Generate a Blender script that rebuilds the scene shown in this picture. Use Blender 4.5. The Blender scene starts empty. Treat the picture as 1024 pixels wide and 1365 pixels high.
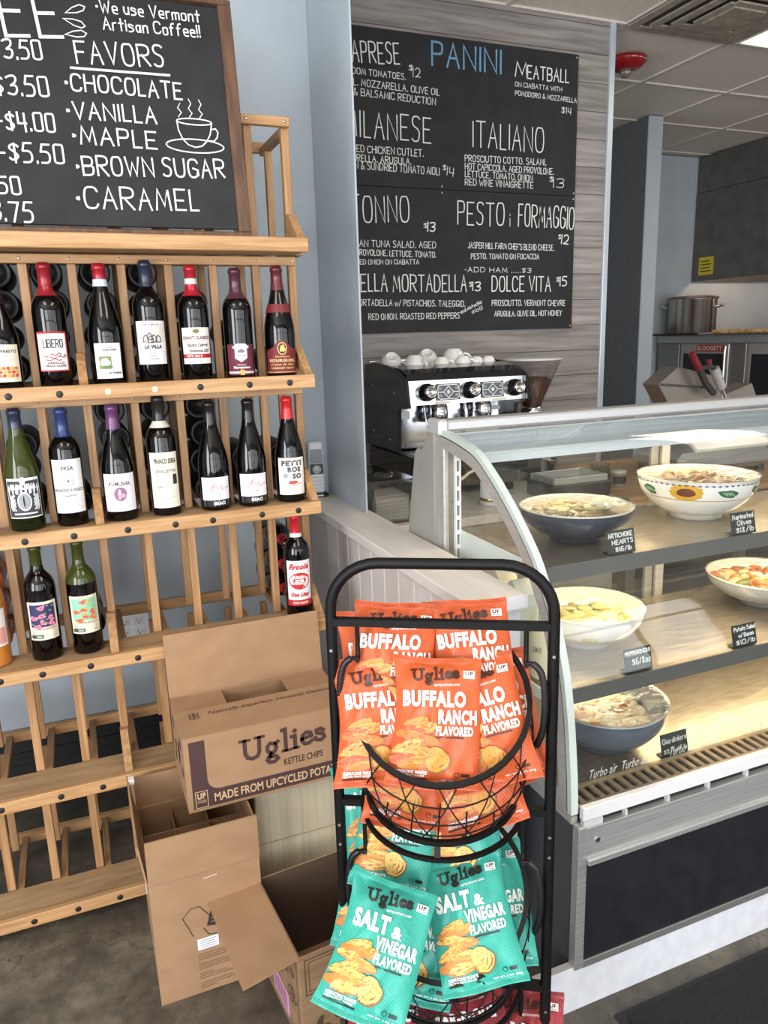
import bpy, bmesh, math, random
from mathutils import Vector, Matrix, noise
PI = math.pi
scene = bpy.context.scene
COL = scene.collection
# ------------------------------------------------------------------ camera, sky, lights, exposure
cam_d = bpy.data.cameras.new('camera'); cam = bpy.data.objects.new('camera', cam_d); COL.objects.link(cam)
cam_d.sensor_fit = 'VERTICAL'; cam_d.sensor_height = 36.0; cam_d.lens = 1001.8 / 1365 * 36; cam_d.clip_start = .02
yaw, pitch, roll = math.radians(22.0909), math.radians(-13.0041), math.radians(-1.68)
fw = Vector((math.sin(yaw) * math.cos(pitch), math.cos(yaw) * math.cos(pitch), math.sin(pitch)))
r0 = Vector((math.cos(yaw), -math.sin(yaw), 0)); u0 = r0.cross(fw)
rt = math.cos(roll) * r0 + math.sin(roll) * u0; up = -math.sin(roll) * r0 + math.cos(roll) * u0
M = Matrix((rt, up, -fw)).transposed().to_4x4(); M.translation = (0, 0, 1.5)
cam.matrix_world = M
scene.camera = cam
vs = scene.view_settings
scene.display_settings.display_device = 'sRGB'
vs.view_transform = 'Standard'; vs.look = 'None'; vs.gamma = 1.0; vs.use_curve_mapping = False
vs.exposure = -0.16
world = bpy.data.worlds.new('sky'); scene.world = world; world.use_nodes = True
bg = world.node_tree.nodes['Background']; bg.inputs[0].default_value = (.90, .94, 1.0, 1); bg.inputs[1].default_value = 1.6

def area(name, loc, rot, sx, sy, power, color):
    d = bpy.data.lights.new(name, 'AREA'); d.shape = 'RECTANGLE'; d.size = sx; d.size_y = sy
    d.energy = power; d.color = color
    o = bpy.data.objects.new(name, d); COL.objects.link(o); o.location = loc; o.rotation_euler = rot
    return o
# daylight through the shop front windows behind the camera (they stand in the openings of wall_front)
for wx, pw in ((-1.25, 90), (.55, 36), (2.35, 28), (4.15, 28)):
    area('window_daylight', (wx, -2.58, 1.45), (PI / 2, 0, 0), 1.6, 2.1, pw, (.96, .98, 1.0))
area('window_daylight', (-2.55, -.9, 1.5), (0, -PI / 2, 0), 2.0, 1.8, 160, (.96, .98, 1.0))

# ------------------------------------------------------------------ materials
def lin(c):
    c = c / 255.0
    return c / 12.92 if c <= .04045 else ((c + .055) / 1.055) ** 2.4
def L3(rgb): return (lin(rgb[0]), lin(rgb[1]), lin(rgb[2]), 1)
def base(name):
    m = bpy.data.materials.new(name); m.use_nodes = True
    return m, m.node_tree, m.node_tree.nodes['Principled BSDF']
INK = {}
def ink(rgb, rough=.5, metal=0.0, coat=0.0):
    key = (tuple(rgb), rough, metal, coat)
    if key not in INK:
        m, nt, b = base('colour'); b.inputs['Base Color'].default_value = L3(rgb)
        b.inputs['Roughness'].default_value = rough; b.inputs['Metallic'].default_value = metal
        b.inputs['Coat Weight'].default_value = coat; b.inputs['Coat Roughness'].default_value = .08
        INK[key] = m
    return INK[key]
def noisy(name, c1, c2, scale=(5, 5, 5), nscale=4.0, detail=6, rough=.5, metal=0.0, bump=0.0, bscale=None, lo=.35, hi=.65, coat=0.0, rvar=0.0, dist=0.0):
    m, nt, b = base(name); N = nt.nodes; K = nt.links
    tc = N.new('ShaderNodeTexCoord'); mp = N.new('ShaderNodeMapping'); mp.inputs['Scale'].default_value = scale
    K.new(tc.outputs['Object'], mp.inputs[0])
    no = N.new('ShaderNodeTexNoise'); no.inputs['Scale'].default_value = nscale; no.inputs['Detail'].default_value = detail
    no.inputs['Distortion'].default_value = dist
    K.new(mp.outputs[0], no.inputs['Vector'])
    rp = N.new('ShaderNodeValToRGB'); rp.color_ramp.elements[0].position = lo; rp.color_ramp.elements[1].position = hi
    rp.color_ramp.elements[0].color = L3(c1); rp.color_ramp.elements[1].color = L3(c2)
    K.new(no.outputs['Fac'], rp.inputs[0]); K.new(rp.outputs[0], b.inputs['Base Color'])
    b.inputs['Roughness'].default_value = rough; b.inputs['Metallic'].default_value = metal
    b.inputs['Coat Weight'].default_value = coat
    if rvar:
        mr = N.new('ShaderNodeMapRange'); mr.inputs[3].default_value = rough - rvar; mr.inputs[4].default_value = rough + rvar
        K.new(no.outputs['Fac'], mr.inputs[0]); K.new(mr.outputs[0], b.inputs['Roughness'])
    if bump:
        bp = N.new('ShaderNodeBump'); bp.inputs['Strength'].default_value = bump; bp.inputs['Distance'].default_value = .002
        if bscale:
            n2 = N.new('ShaderNodeTexNoise'); n2.inputs['Scale'].default_value = bscale; n2.inputs['Detail'].default_value = 5
            K.new(tc.outputs['Object'], n2.inputs['Vector']); K.new(n2.outputs['Fac'], bp.inputs['Height'])
        else: K.new(no.outputs['Fac'], bp.inputs['Height'])
        K.new(bp.outputs[0], b.inputs['Normal'])
    return m
def film(name, tint=(1, 1, 1), gloss=.12, rough=.05, bump=0.0, fres=True):
    """thin clear sheet: glass pane or plastic film"""
    m = bpy.data.materials.new(name); m.use_nodes = True; nt = m.node_tree; N = nt.nodes; K = nt.links
    N.remove(N['Principled BSDF']); out = N['Material Output']
    t = N.new('ShaderNodeBsdfTransparent'); t.inputs[0].default_value = (*tint, 1)
    g = N.new('ShaderNodeBsdfGlossy'); g.inputs['Roughness'].default_value = rough
    mx = N.new('ShaderNodeMixShader')
    K.new(t.outputs[0], mx.inputs[1]); K.new(g.outputs[0], mx.inputs[2]); K.new(mx.outputs[0], out.inputs[0])
    if bump:
        tc = N.new('ShaderNodeTexCoord'); no = N.new('ShaderNodeTexNoise'); no.inputs['Scale'].default_value = 18; no.inputs['Detail'].default_value = 5
        no.inputs['Distortion'].default_value = 1.2
        K.new(tc.outputs['Object'], no.inputs['Vector'])
        bp = N.new('ShaderNodeBump'); bp.inputs['Strength'].default_value = bump; bp.inputs['Distance'].default_value = .01
        K.new(no.outputs['Fac'], bp.inputs['Height']); K.new(bp.outputs[0], g.inputs['Normal'])
    if fres:
        f = N.new('ShaderNodeLayerWeight'); f.inputs[0].default_value = .5
        if bump: K.new(bp.outputs[0], f.inputs['Normal'])
        p = N.new('ShaderNodeMath'); p.operation = 'POWER'; p.inputs[1].default_value = 4.0; K.new(f.outputs['Facing'], p.inputs[0])
        a = N.new('ShaderNodeMath'); a.operation = 'MULTIPLY_ADD'; a.inputs[1].default_value = .8; a.inputs[2].default_value = .025 + gloss; a.use_clamp = True
        K.new(p.outputs[0], a.inputs[0]); K.new(a.outputs[0], mx.inputs[0])
    else: mx.inputs[0].default_value = gloss
    return m
def emit(name, rgb, s):
    m, nt, b = base(name); b.inputs['Base Color'].default_value = L3(rgb)
    b.inputs['Emission Color'].default_value = L3(rgb); b.inputs['Emission Strength'].default_value = s
    return m
def wood(name, c1, c2, axis):
    s = [26, 26, 26]; s[axis] = 1.6
    m = noisy(name, c1, c2, tuple(s), 3.2, 7, .5, 0, .12, None, .3, .7, dist=.6)
    return m
OAKX = wood('oak_along', (160, 118, 74), (200, 158, 112), 0)
OAKZ = wood('oak_upright', (150, 109, 70), (190, 148, 104), 2)
OAKY = wood('oak_across', (136, 101, 68), (172, 134, 94), 1)
PLY = noisy('ledge_board', (152, 122, 88), (178, 147, 110), (2, 14, 6), 3, 5, .6, 0, .05)
DARKWOOD = noisy('dark_frame_wood', (74, 50, 36), (108, 76, 54), (20, 20, 3), 2.5, 6, .55, 0, .1)
CHALKB = noisy('chalkboard', (24, 24, 27), (35, 35, 39), (3, 3, 3), 3, 6, .72)
CHALK = ink((226, 226, 224), .85)
CHALKBLUE = ink((112, 158, 190), .85)
def concrete():
    m, nt, b = base('stained_concrete'); N = nt.nodes; K = nt.links
    tc = N.new('ShaderNodeTexCoord')
    n1 = N.new('ShaderNodeTexNoise'); n1.inputs['Scale'].default_value = 2.2; n1.inputs['Detail'].default_value = 10; n1.inputs['Roughness'].default_value = .68
    n2 = N.new('ShaderNodeTexNoise'); n2.inputs['Scale'].default_value = 26; n2.inputs['Detail'].default_value = 8; n2.inputs['Roughness'].default_value = .7
    K.new(tc.outputs['Object'], n1.inputs['Vector']); K.new(tc.outputs['Object'], n2.inputs['Vector'])
    r1 = N.new('ShaderNodeValToRGB'); e = r1.color_ramp.elements
    e[0].position = .34; e[0].color = L3((66, 63, 56)); e[1].position = .68; e[1].color = L3((136, 129, 115))
    x = e.new(.5); x.color = L3((93, 88, 79))
    K.new(n1.outputs['Fac'], r1.inputs[0])
    r2 = N.new('ShaderNodeValToRGB'); r2.color_ramp.elements[0].position = .3; r2.color_ramp.elements[1].position = .72
    r2.color_ramp.elements[0].color = (.42, .40, .38, 1); r2.color_ramp.elements[1].color = (1.25, 1.22, 1.18, 1)
    K.new(n2.outputs['Fac'], r2.inputs[0])
    mx = N.new('ShaderNodeMix'); mx.data_type = 'RGBA'; mx.blend_type = 'MULTIPLY'; mx.inputs[0].default_value = .8
    K.new(r1.outputs[0], mx.inputs[6]); K.new(r2.outputs[0], mx.inputs[7])
    # hairline cracks
    v = N.new('ShaderNodeTexVoronoi'); v.feature = 'DISTANCE_TO_EDGE'; v.inputs['Scale'].default_value = 3.2
    n3 = N.new('ShaderNodeTexNoise'); n3.inputs['Scale'].default_value = 5; n3.inputs['Detail'].default_value = 6
    ad = N.new('ShaderNodeMix'); ad.data_type = 'RGBA'; ad.inputs[0].default_value = .35
    K.new(tc.outputs['Object'], n3.inputs['Vector']); K.new(tc.outputs['Object'], ad.inputs[6]); K.new(n3.outputs['Color'], ad.inputs[7]); K.new(ad.outputs[2], v.inputs['Vector'])
    lt = N.new('ShaderNodeMath'); lt.operation = 'LESS_THAN'; lt.inputs[1].default_value = .006; K.new(v.outputs['Distance'], lt.inputs[0])
    m2 = N.new('ShaderNodeMix'); m2.data_type = 'RGBA'; m2.inputs[7].default_value = L3((58, 52, 46))
    hf = N.new('ShaderNodeMath'); hf.operation = 'MULTIPLY'; hf.inputs[1].default_value = .5; K.new(lt.outputs[0], hf.inputs[0])
    K.new(hf.outputs[0], m2.inputs[0]); K.new(mx.outputs[2], m2.inputs[6]); K.new(m2.outputs[2], b.inputs['Base Color'])
    b.inputs['Roughness'].default_value = .42
    bp = N.new('ShaderNodeBump'); bp.inputs['Strength'].default_value = .25; bp.inputs['Distance'].default_value = .002
    K.new(n2.outputs['Fac'], bp.inputs['Height']); K.new(bp.outputs[0], b.inputs['Normal'])
    return m
def planks():
    """grey wood-look panelling: horizontal boards 0.1 m high with a joint line"""
    m, nt, b = base('grey_plank_panelling'); N = nt.nodes; K = nt.links
    tc = N.new('ShaderNodeTexCoord'); sp = N.new('ShaderNodeSeparateXYZ'); K.new(tc.outputs['Object'], sp.inputs[0])
    dv = N.new('ShaderNodeMath'); dv.operation = 'DIVIDE'; dv.inputs[1].default_value = .118; K.new(sp.outputs['Z'], dv.inputs[0])
    fl = N.new('ShaderNodeMath'); fl.operation = 'FLOOR'; K.new(dv.outputs[0], fl.inputs[0])
    fr = N.new('ShaderNodeMath'); fr.operation = 'FRACT'; K.new(dv.outputs[0], fr.inputs[0])
    cb = N.new('ShaderNodeCombineXYZ'); sx = N.new('ShaderNodeMath'); sx.operation = 'MULTIPLY'; sx.inputs[1].default_value = 1.5; K.new(sp.outputs['X'], sx.inputs[0])
    of = N.new('ShaderNodeMath'); of.operation = 'MULTIPLY_ADD'; of.inputs[1].default_value = 7.31; K.new(fl.outputs[0], of.inputs[0]); K.new(sx.outputs[0], of.inputs[2])
    sz = N.new('ShaderNodeMath'); sz.operation = 'MULTIPLY'; sz.inputs[1].default_value = 26; K.new(sp.outputs['Z'], sz.inputs[0])
    K.new(of.outputs[0], cb.inputs[0]); K.new(sz.outputs[0], cb.inputs[2])
    n1 = N.new('ShaderNodeTexNoise'); n1.inputs['Scale'].default_value = 1.6; n1.inputs['Detail'].default_value = 8; n1.inputs['Distortion'].default_value = .8; K.new(cb.outputs[0], n1.inputs['Vector'])
    rp = N.new('ShaderNodeValToRGB'); rp.color_ramp.elements[0].position = .3; rp.color_ramp.elements[1].position = .7
    rp.color_ramp.elements[0].color = L3((122, 116, 112)); rp.color_ramp.elements[1].color = L3((166, 159, 154)); K.new(n1.outputs['Fac'], rp.inputs[0])
    wn = N.new('ShaderNodeTexWhiteNoise'); wn.noise_dimensions = '1D'; K.new(fl.outputs[0], wn.inputs['W'])
    mr = N.new('ShaderNodeMapRange'); mr.inputs[3].default_value = .86; mr.inputs[4].default_value = 1.06; K.new(wn.outputs['Value'], mr.inputs[0])
    m1 = N.new('ShaderNodeMix'); m1.data_type = 'RGBA'; m1.blend_type = 'MULTIPLY'; m1.inputs[0].default_value = 1; K.new(rp.outputs[0], m1.inputs[6]); K.new(mr.outputs[0], m1.inputs[7])
    lt = N.new('ShaderNodeMath'); lt.operation = 'LESS_THAN'; lt.inputs[1].default_value = .03; K.new(fr.outputs[0], lt.inputs[0])
    m2 = N.new('ShaderNodeMix'); m2.data_type = 'RGBA'; m2.inputs[7].default_value = L3((70, 66, 64)); K.new(lt.outputs[0], m2.inputs[0]); K.new(m1.outputs[2], m2.inputs[6])
    K.new(m2.outputs[2], b.inputs['Base Color']); b.inputs['Roughness'].default_value = .55
    return m
BLUE = noisy('blue_grey_paint', (178, 188, 196), (184, 194, 202), (2, 2, 2), 3, 4, .55, 0, .03, 90)
CEIL = noisy('ceiling_tile', (222, 213, 202), (230, 221, 210), (6, 6, 6), 8, 6, .9, 0, .15, 120)
WHITEP = noisy('white_board_paint', (208, 210, 216), (218, 220, 225), (6, 6, 6), 5, 6, .5, 0, .04, 60)
GREYPANEL = noisy('pale_panelling', (196, 188, 182), (206, 199, 193), (30, 4, 2), 2, 5, .5)
CAPMAT = noisy('pale_counter_cap', (212, 206, 200), (224, 219, 214), (8, 1.5, 8), 3, 6, .42)
CARD = noisy('cardboard', (153, 119, 88), (161, 127, 95), (5, 5, 9), 3, 5, .8, 0, .05, 40)
CARDIN = noisy('cardboard_inside', (146, 112, 82), (160, 126, 94), (3, 3, 30), 3, 5, .85)
CARDPALE = noisy('pale_cardboard', (168, 158, 132), (182, 172, 148), (34, 34, 1), 2.2, 3, .75, 0, .25)
CARDDK = noisy('printed_cardboard', (128, 100, 72), (144, 114, 84), (4, 4, 20), 3, 5, .8)
STEEL = noisy('brushed_steel', (186, 186, 184), (206, 206, 204), (1.5, 60, 60), 3, 4, .42, .72, .02, None, rvar=.08)
SHELFSTEEL = noisy('scratched_steel_shelf', (172, 160, 140), (196, 184, 164), (6, 30, 6), 3, 6, .33, .85, .05, None, rvar=.1)
CHROME = ink((224, 224, 226), .09, 1.0)
STEELDULL = ink((156, 153, 149), .42, .65)
ALU = noisy('satin_aluminium', (176, 172, 167), (188, 184, 179), (6, 6, 40), 3, 3, .45, .35)
BLACK = ink((18, 18, 20), .42)
BLACKGLOSS = ink((14, 14, 16), .12, 0, .4)
BLACKMETAL = noisy('black_powder_coat', (4, 4, 5), (9, 9, 10), (20, 20, 20), 4, 4, .5)
BLACKMETAL.node_tree.nodes['Principled BSDF'].inputs['Specular IOR Level'].default_value = .25
BLACKPANEL = noisy('black_laminate', (22, 23, 28), (30, 31, 36), (8, 8, 8), 3, 6, .48, 0, .03)
GREYPLASTIC = noisy('grey_end_panel', (150, 149, 142), (160, 159, 152), (3, 3, 3), 3, 4, .5, .15)
DARKGREY = ink((84, 84, 88), .5, .3)
WHITEPL = ink((232, 234, 236), .35)
PORCELAIN = ink((238, 236, 232), .15, 0, .4)
PANE = film('clear_pane', (.97, .985, .98), .015, .01)
GLASSEDGE = ink((196, 208, 202), .25, 0, .2)
WRAP = film('cling_film', (.97, .97, .97), .02, .1, .8)
CLEARPL = film('clear_plastic', (.86, .86, .86), .06, .12)
SCREW = ink((200, 198, 192), .3, 1.0)

# ------------------------------------------------------------------ mesh builder
class MB:
    def __init__(s): s.v = []; s.f = []; s.m = []; s.sm = []; s.mats = []
    def mi(s, mat):
        if mat not in s.mats: s.mats.append(mat)
        return s.mats.index(mat)
    def add(s, V, F, mat, smooth=False, T=None):
        n = len(s.v); k = s.mi(mat)
        if T is not None: V = [T @ Vector(p) for p in V]
        s.v.extend([tuple(p) for p in V])
        for f in F: s.f.append([n + i for i in f]); s.m.append(k); s.sm.append(smooth)
        return s
    def box(s, x0, x1, y0, y1, z0, z1, mat, b=.0015, T=None):
        if x0 > x1: x0, x1 = x1, x0
        if y0 > y1: y0, y1 = y1, y0
        if z0 > z1: z0, z1 = z1, z0
        b = min(b, (x1 - x0) * .3, (y1 - y0) * .3, (z1 - z0) * .3)
        V = []; idx = {}
        X = (x0, x1); Y = (y0, y1); Z = (z0, z1)
        for i in (0, 1):
            for j in (0, 1):
                for k in (0, 1):
                    sx, sy, sz = 1 - 2 * i, 1 - 2 * j, 1 - 2 * k
                    for a in range(3):
                        p = [X[i] + sx * b, Y[j] + sy * b, Z[k] + sz * b]
                        p[a] = (X[i], Y[j], Z[k])[a]
                        idx[i, j, k, a] = len(V); V.append(p)
        F = []
        def q(*c):
            F.append([idx[x] for x in c])
        for a in range(3):
            for e in (0, 1):
                o = [t for t in range(3) if t != a]; r = []
                for (p, q_) in ((0, 0), (1, 0), (1, 1), (0, 1)):
                    c = [0, 0, 0]; c[a] = e; c[o[0]] = p; c[o[1]] = q_; r.append((*c, a))
                q(*r)
        for a in range(3):
            o = [t for t in range(3) if t != a]
            for p in (0, 1):
                for q_ in (0, 1):
                    c0 = [0, 0, 0]; c0[o[0]] = p; c0[o[1]] = q_; c1 = list(c0); c1[a] = 1
                    q((*c0, o[0]), (*c1, o[0]), (*c1, o[1]), (*c0, o[1]))
        for i in (0, 1):
            for j in (0, 1):
                for k in (0, 1): q((i, j, k, 0), (i, j, k, 1), (i, j, k, 2))
        return s.add(V, F, mat, False, T)
    def lathe(s, prof, mat, n=28, T=None, smooth=True, ang=(0, 2 * PI)):
        full = abs(ang[1] - ang[0] - 2 * PI) < 1e-6; V = []; F = []; cnt = n if full else n + 1
        for r, z in prof:
            for k in range(cnt):
                a = ang[0] + (ang[1] - ang[0]) * k / n; V.append((r * math.cos(a), r * math.sin(a), z))
        for i in range(len(prof) - 1):
            for k in range(n):
                k2 = (k + 1) % cnt
                F.append([i * cnt + k, i * cnt + k2, (i + 1) * cnt + k2, (i + 1) * cnt + k])
        return s.add(V, F, mat, smooth, T)
    def cyl(s, p0, p1, r, mat, n=16, r1=None):
        p0 = Vector(p0); p1 = Vector(p1); d = p1 - p0; h = d.length; r1 = r if r1 is None else r1
        T = Matrix.Translation(p0) @ d.to_track_quat('Z', 'Y').to_matrix().to_4x4()
        s.lathe([(r, 0), (r1, h)], mat, n, T, n > 6)
        V = [(r * math.cos(2 * PI * k / n), r * math.sin(2 * PI * k / n), 0) for k in range(n)]
        W = [(r1 * math.cos(2 * PI * k / n), r1 * math.sin(2 * PI * k / n), h) for k in range(n)]
        return s.add(V + W, [list(range(n))[::-1], list(range(n, 2 * n))], mat, False, T)
    def tube(s, pts, r, mat, n=8, closed=False, flat=None, normal=None):
        """sweep a round (or flat = (w, h)) section along pts"""
        P = [Vector(p) for p in pts]; m = len(P); V = []; F = []
        nv = Vector(normal) if normal else None
        up_ = None
        for i in range(m):
            a = P[(i - 1) % m] if (closed or i > 0) else P[i]; b = P[(i + 1) % m] if (closed or i < m - 1) else P[i]
            t = (b - a).normalized()
            if nv is not None: u = nv - t * nv.dot(t)
            elif up_ is None:
                u = Vector((0, 0, 1)) if abs(t.z) < .9 else Vector((1, 0, 0)); u = u - t * u.dot(t)
            else: u = up_ - t * up_.dot(t)
            if u.length < 1e-6: u = t.orthogonal()
            u.normalize(); up_ = u; w = t.cross(u)
            if flat:
                for (x, y) in ((-1, -1), (1, -1), (1, 1), (-1, 1)): V.append(P[i] + u * (x * flat[0] / 2) + w * (y * flat[1] / 2))
            else:
                rr = r(i) if callable(r) else r
                for k in range(n):
                    g = 2 * PI * k / n; V.append(P[i] + u * (rr * math.cos(g)) + w * (rr * math.sin(g)))
        n = 4 if flat else n
        for i in range(m if closed else m - 1):
            j = (i + 1) % m
            for k in range(n): F.append([i * n + k, i * n + (k + 1) % n, j * n + (k + 1) % n, j * n + k])
        s.add(V, F, mat, not flat)
        if not closed: s.add(V[:n] + V[-n:], [list(range(n))[::-1], list(range(n, 2 * n))], mat, False)
        return s
    def prism(s, poly, h, mat, T=None):
        """polygon in local xy, extruded along local z"""
        n = len(poly); V = [(x, y, 0) for x, y in poly] + [(x, y, h) for x, y in poly]
        F = [list(range(n))[::-1], list(range(n, 2 * n))] + [[k, (k + 1) % n, n + (k + 1) % n, n + k] for k in range(n)]
        return s.add(V, F, mat, False, T)
    def grid(s, fn, nu, nv, mat, smooth=True, flip=False):
        V = [fn(i / nu, j / nv) for j in range(nv + 1) for i in range(nu + 1)]; F = []
        for j in range(nv):
            for i in range(nu):
                q = [j * (nu + 1) + i, j * (nu + 1) + i + 1, (j + 1) * (nu + 1) + i + 1, (j + 1) * (nu + 1) + i]
                F.append(q[::-1] if flip else q)
        return s.add(V, F, mat, smooth)
    def build(s, name, parent=None, off=None, loc=None, rot=None, label=None):
        me = bpy.data.meshes.new(name)
        V = s.v if off is None else [(p[0] - off[0], p[1] - off[1], p[2] - off[2]) for p in s.v]
        me.from_pydata(V, [], s.f)
        for m in s.mats: me.materials.append(m)
        me.polygons.foreach_set('material_index', s.m); me.polygons.foreach_set('use_smooth', s.sm); me.update()
        o = bpy.data.objects.new(name, me); COL.objects.link(o)
        if parent is not None: o.parent = parent
        if loc is not None: o.location = loc
        if rot is not None: o.rotation_euler = rot
        if label: o['label'] = label
        return o
def tag(o, label, cat, group=None):
    o['label'] = label; o['category'] = cat
    if group: o['group'] = group
    return o
def thing(name, label, cat, loc=(0, 0, 0), rz=0.0, group=None):
    o = bpy.data.objects.new(name, None); COL.objects.link(o); o.empty_display_size = .05
    o.location = loc; o.rotation_euler = (0, 0, rz)
    return tag(o, label, cat, group)
def struct(o): o['kind'] = 'structure'; return o
def dup(root, loc, rot=None, label=None, group=None):
    """a copy of a thing with copies of its parts and sub-parts"""
    r = root.copy(); COL.objects.link(r); r.location = loc
    if rot is not None: r.rotation_euler = rot
    if label: r['label'] = label
    if group: r['group'] = group
    for ch in list(root.children):
        c = ch.copy(); COL.objects.link(c); c.parent = r
        for g in list(ch.children):
            e = g.copy(); COL.objects.link(e); e.parent = c
    return r

# ------------------------------------------------------------------ lettering
HAND = {}
def _g(t):
    for line in t.strip().split('\n'):
        ch, w, st = line.split(' ', 2)
        S = []
        for part in st.split(';'):
            part = part.strip(); sm = part.startswith('~'); part = part.lstrip('~')
            pts = [(int(p[0], 16), int(p[1], 16)) for p in part.split()]
            if sm:
                for _ in range(2):
                    q = [pts[0]]
                    for a, b in zip(pts[:-1], pts[1:]):
                        q += [(a[0] * .75 + b[0] * .25, a[1] * .75 + b[1] * .25), (a[0] * .25 + b[0] * .75, a[1] * .25 + b[1] * .75)]
                    pts = q + [pts[-1]]
            S.append(pts)
        HAND[ch] = (float(w), S)
_g('''A 6 00 3a 60;14 54
B 6 00 0a;~0a 5a 68 55 05;~05 65 62 50 00
C 6 ~68 5a 1a 07 03 10 50 62
D 6 00 0a;~0a 4a 67 63 40 00
E 5 5a 0a 00 50;05 45
F 5 5a 0a 00;05 45
G 6 ~68 5a 1a 07 03 10 50 64;35 64 61
H 6 00 0a;60 6a;05 65
I 0 00 0a
J 4 ~4a 42 30 10 02
K 5 00 0a;5a 04;26 50
L 4 0a 00 40
M 7 00 1a 42 6a 70
N 6 00 0a 60 6a
O 6 ~3a 1a 07 03 10 50 63 67 5a 3a
P 5 00 0a;~0a 4a 59 56 45 05
Q 6 ~3a 1a 07 03 10 50 63 67 5a 3a;42 60
R 6 00 0a;~0a 4a 69 66 45 05;25 60
S 5 ~59 4a 1a 08 16 45 53 40 10 01
T 6 0a 6a;3a 30
U 6 ~0a 03 10 50 63 6a
V 6 0a 30 6a
W 8 0a 20 47 60 8a
X 6 00 6a;0a 60
Y 6 0a 35 6a;35 30
Z 6 0a 6a 00 60
0 5 ~3a 0a 07 03 00 50 53 57 5a 3a
1 0 00 0a
2 5 ~08 1a 4a 57 44 00;00 50
3 5 ~09 2a 5a 57 25;~25 55 52 30 01
4 5 0a 04 54;4a 40
5 5 5a 1a 06;~06 46 53 40 00
6 5 ~5a 1a 03 00 50 55 06
7 5 0a 5a 20
8 5 ~25 0a 5a 25 00 50 25
9 5 ~57 05 0a 5a 57 40
$ 5 ~58 49 19 07 35 53 31 11 02;3a 30
& 6 ~60 17 1a 3a 38 02 00 30 64
, 1 11 00
. 0 00 01
' 0 0a 08
! 0 0a 03;01 00
* 1 04 15;14 05
- 4 05 45
/ 4 00 4a
( 2 ~2a 07 03 20
) 2 ~0a 27 23 00
a 4 ~45 16 03 10 30 45;46 40
b 4 0a 00;~05 46 43 30 00
c 4 ~45 26 04 02 10 40
d 4 ~45 16 03 10 30 45;4a 40
e 4 03 43;~43 46 06 02 10 40
f 4 ~4a 2a 17 10;06 36
g 4 ~45 16 03 20 43;~46 41 30 00
h 4 0a 00;~03 26 46 43 40
i 0 06 00;08 09
k 4 0a 00;46 03 40
l 0 0a 00
m 6 06 00;~04 16 36 34 30;~34 46 66 64 60
n 4 06 00;~03 16 46 43 40
o 4 ~26 06 03 00 40 43 46 26
p 4 06 00;~06 46 43 02
r 3 06 00;~04 16 36
s 4 ~45 26 06 04 43 41 20 00
t 4 2a 20;06 46
u 4 ~06 02 10 30 42 46;46 40
v 4 06 20 46
w 6 06 10 35 50 66
x 4 06 40;00 46
y 4 06 20 46;46 10
z 4 06 46 00 40''')
def hand_layout(text, gap=2.4):
    x = 0; S = []
    for ch in text:
        if ch == ' ': x += 3.6; continue
        w, st = HAND.get(ch, HAND['.'])
        S += [[(x + p[0], p[1] / 10.0) for p in s] for s in st]
        x += w + gap
    return S, max(x - gap, 1)
def ribbons(mb, S, hw, mapfn, mat, h=.0008):
    """flat strokes of half width hw along 2D polylines S, mapped by mapfn(x, y, h); each stroke one mitred strip, set a hair above the last"""
    for si, s in enumerate(S):
        P = [s[0]]
        for p in s[1:]:
            if math.hypot(p[0] - P[-1][0], p[1] - P[-1][1]) > 1e-7: P.append(p)
        if len(P) < 2: continue
        closed = math.hypot(P[0][0] - P[-1][0], P[0][1] - P[-1][1]) < 1e-6 and len(P) > 3
        if closed: P.pop()
        n = len(P); D = []
        for i in range(n if closed else n - 1):
            a, b = P[i], P[(i + 1) % n]; l = math.hypot(b[0] - a[0], b[1] - a[1]); D.append(((b[0] - a[0]) / l, (b[1] - a[1]) / l))
        hh = h + (si % 7) * .00012; V = []
        for i in range(n):
            d1 = D[i - 1] if (i > 0 or closed) else D[0]; d2 = D[i] if i < len(D) else D[-1]
            nx, ny = -(d1[1] + d2[1]), d1[0] + d2[0]; l = math.hypot(nx, ny)
            if l < .35: nx, ny, k = -d2[1], d2[0], 1.0
            else: nx /= l; ny /= l; k = min(1 / max(.3, nx * -d2[1] + ny * d2[0]), 2.0)
            x, y = P[i]
            if not closed and i == 0: x -= d2[0] * hw * .7; y -= d2[1] * hw * .7
            if not closed and i == n - 1: x += d1[0] * hw * .7; y += d1[1] * hw * .7
            V += [mapfn(x - nx * hw * k, y - ny * hw * k, hh), mapfn(x + nx * hw * k, y + ny * hw * k, hh)]
        F = [[2 * i, 2 * ((i + 1) % n), 2 * ((i + 1) % n) + 1, 2 * i + 1] for i in range(n if closed else n - 1)]
        mb.add(V, F, mat)
def handwrite(mb, text, x0, y0, x1, y1, cap, hw, mapfn, mat, rnd=None, h=.0008):
    S, W = hand_layout(text); L = math.hypot(x1 - x0, y1 - y0); cx, cy = (x1 - x0) / L, (y1 - y0) / L; k = L / W
    R = []
    for s in S:
        j = (rnd.uniform(-.03, .03) * cap if rnd else 0)
        R.append([(x0 + p[0] * k * cx - (p[1] * cap + j) * cy, y0 + p[0] * k * cy + (p[1] * cap + j) * cx) for p in s])
    ribbons(mb, R, hw, mapfn, mat, h)
_FT = {}
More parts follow.
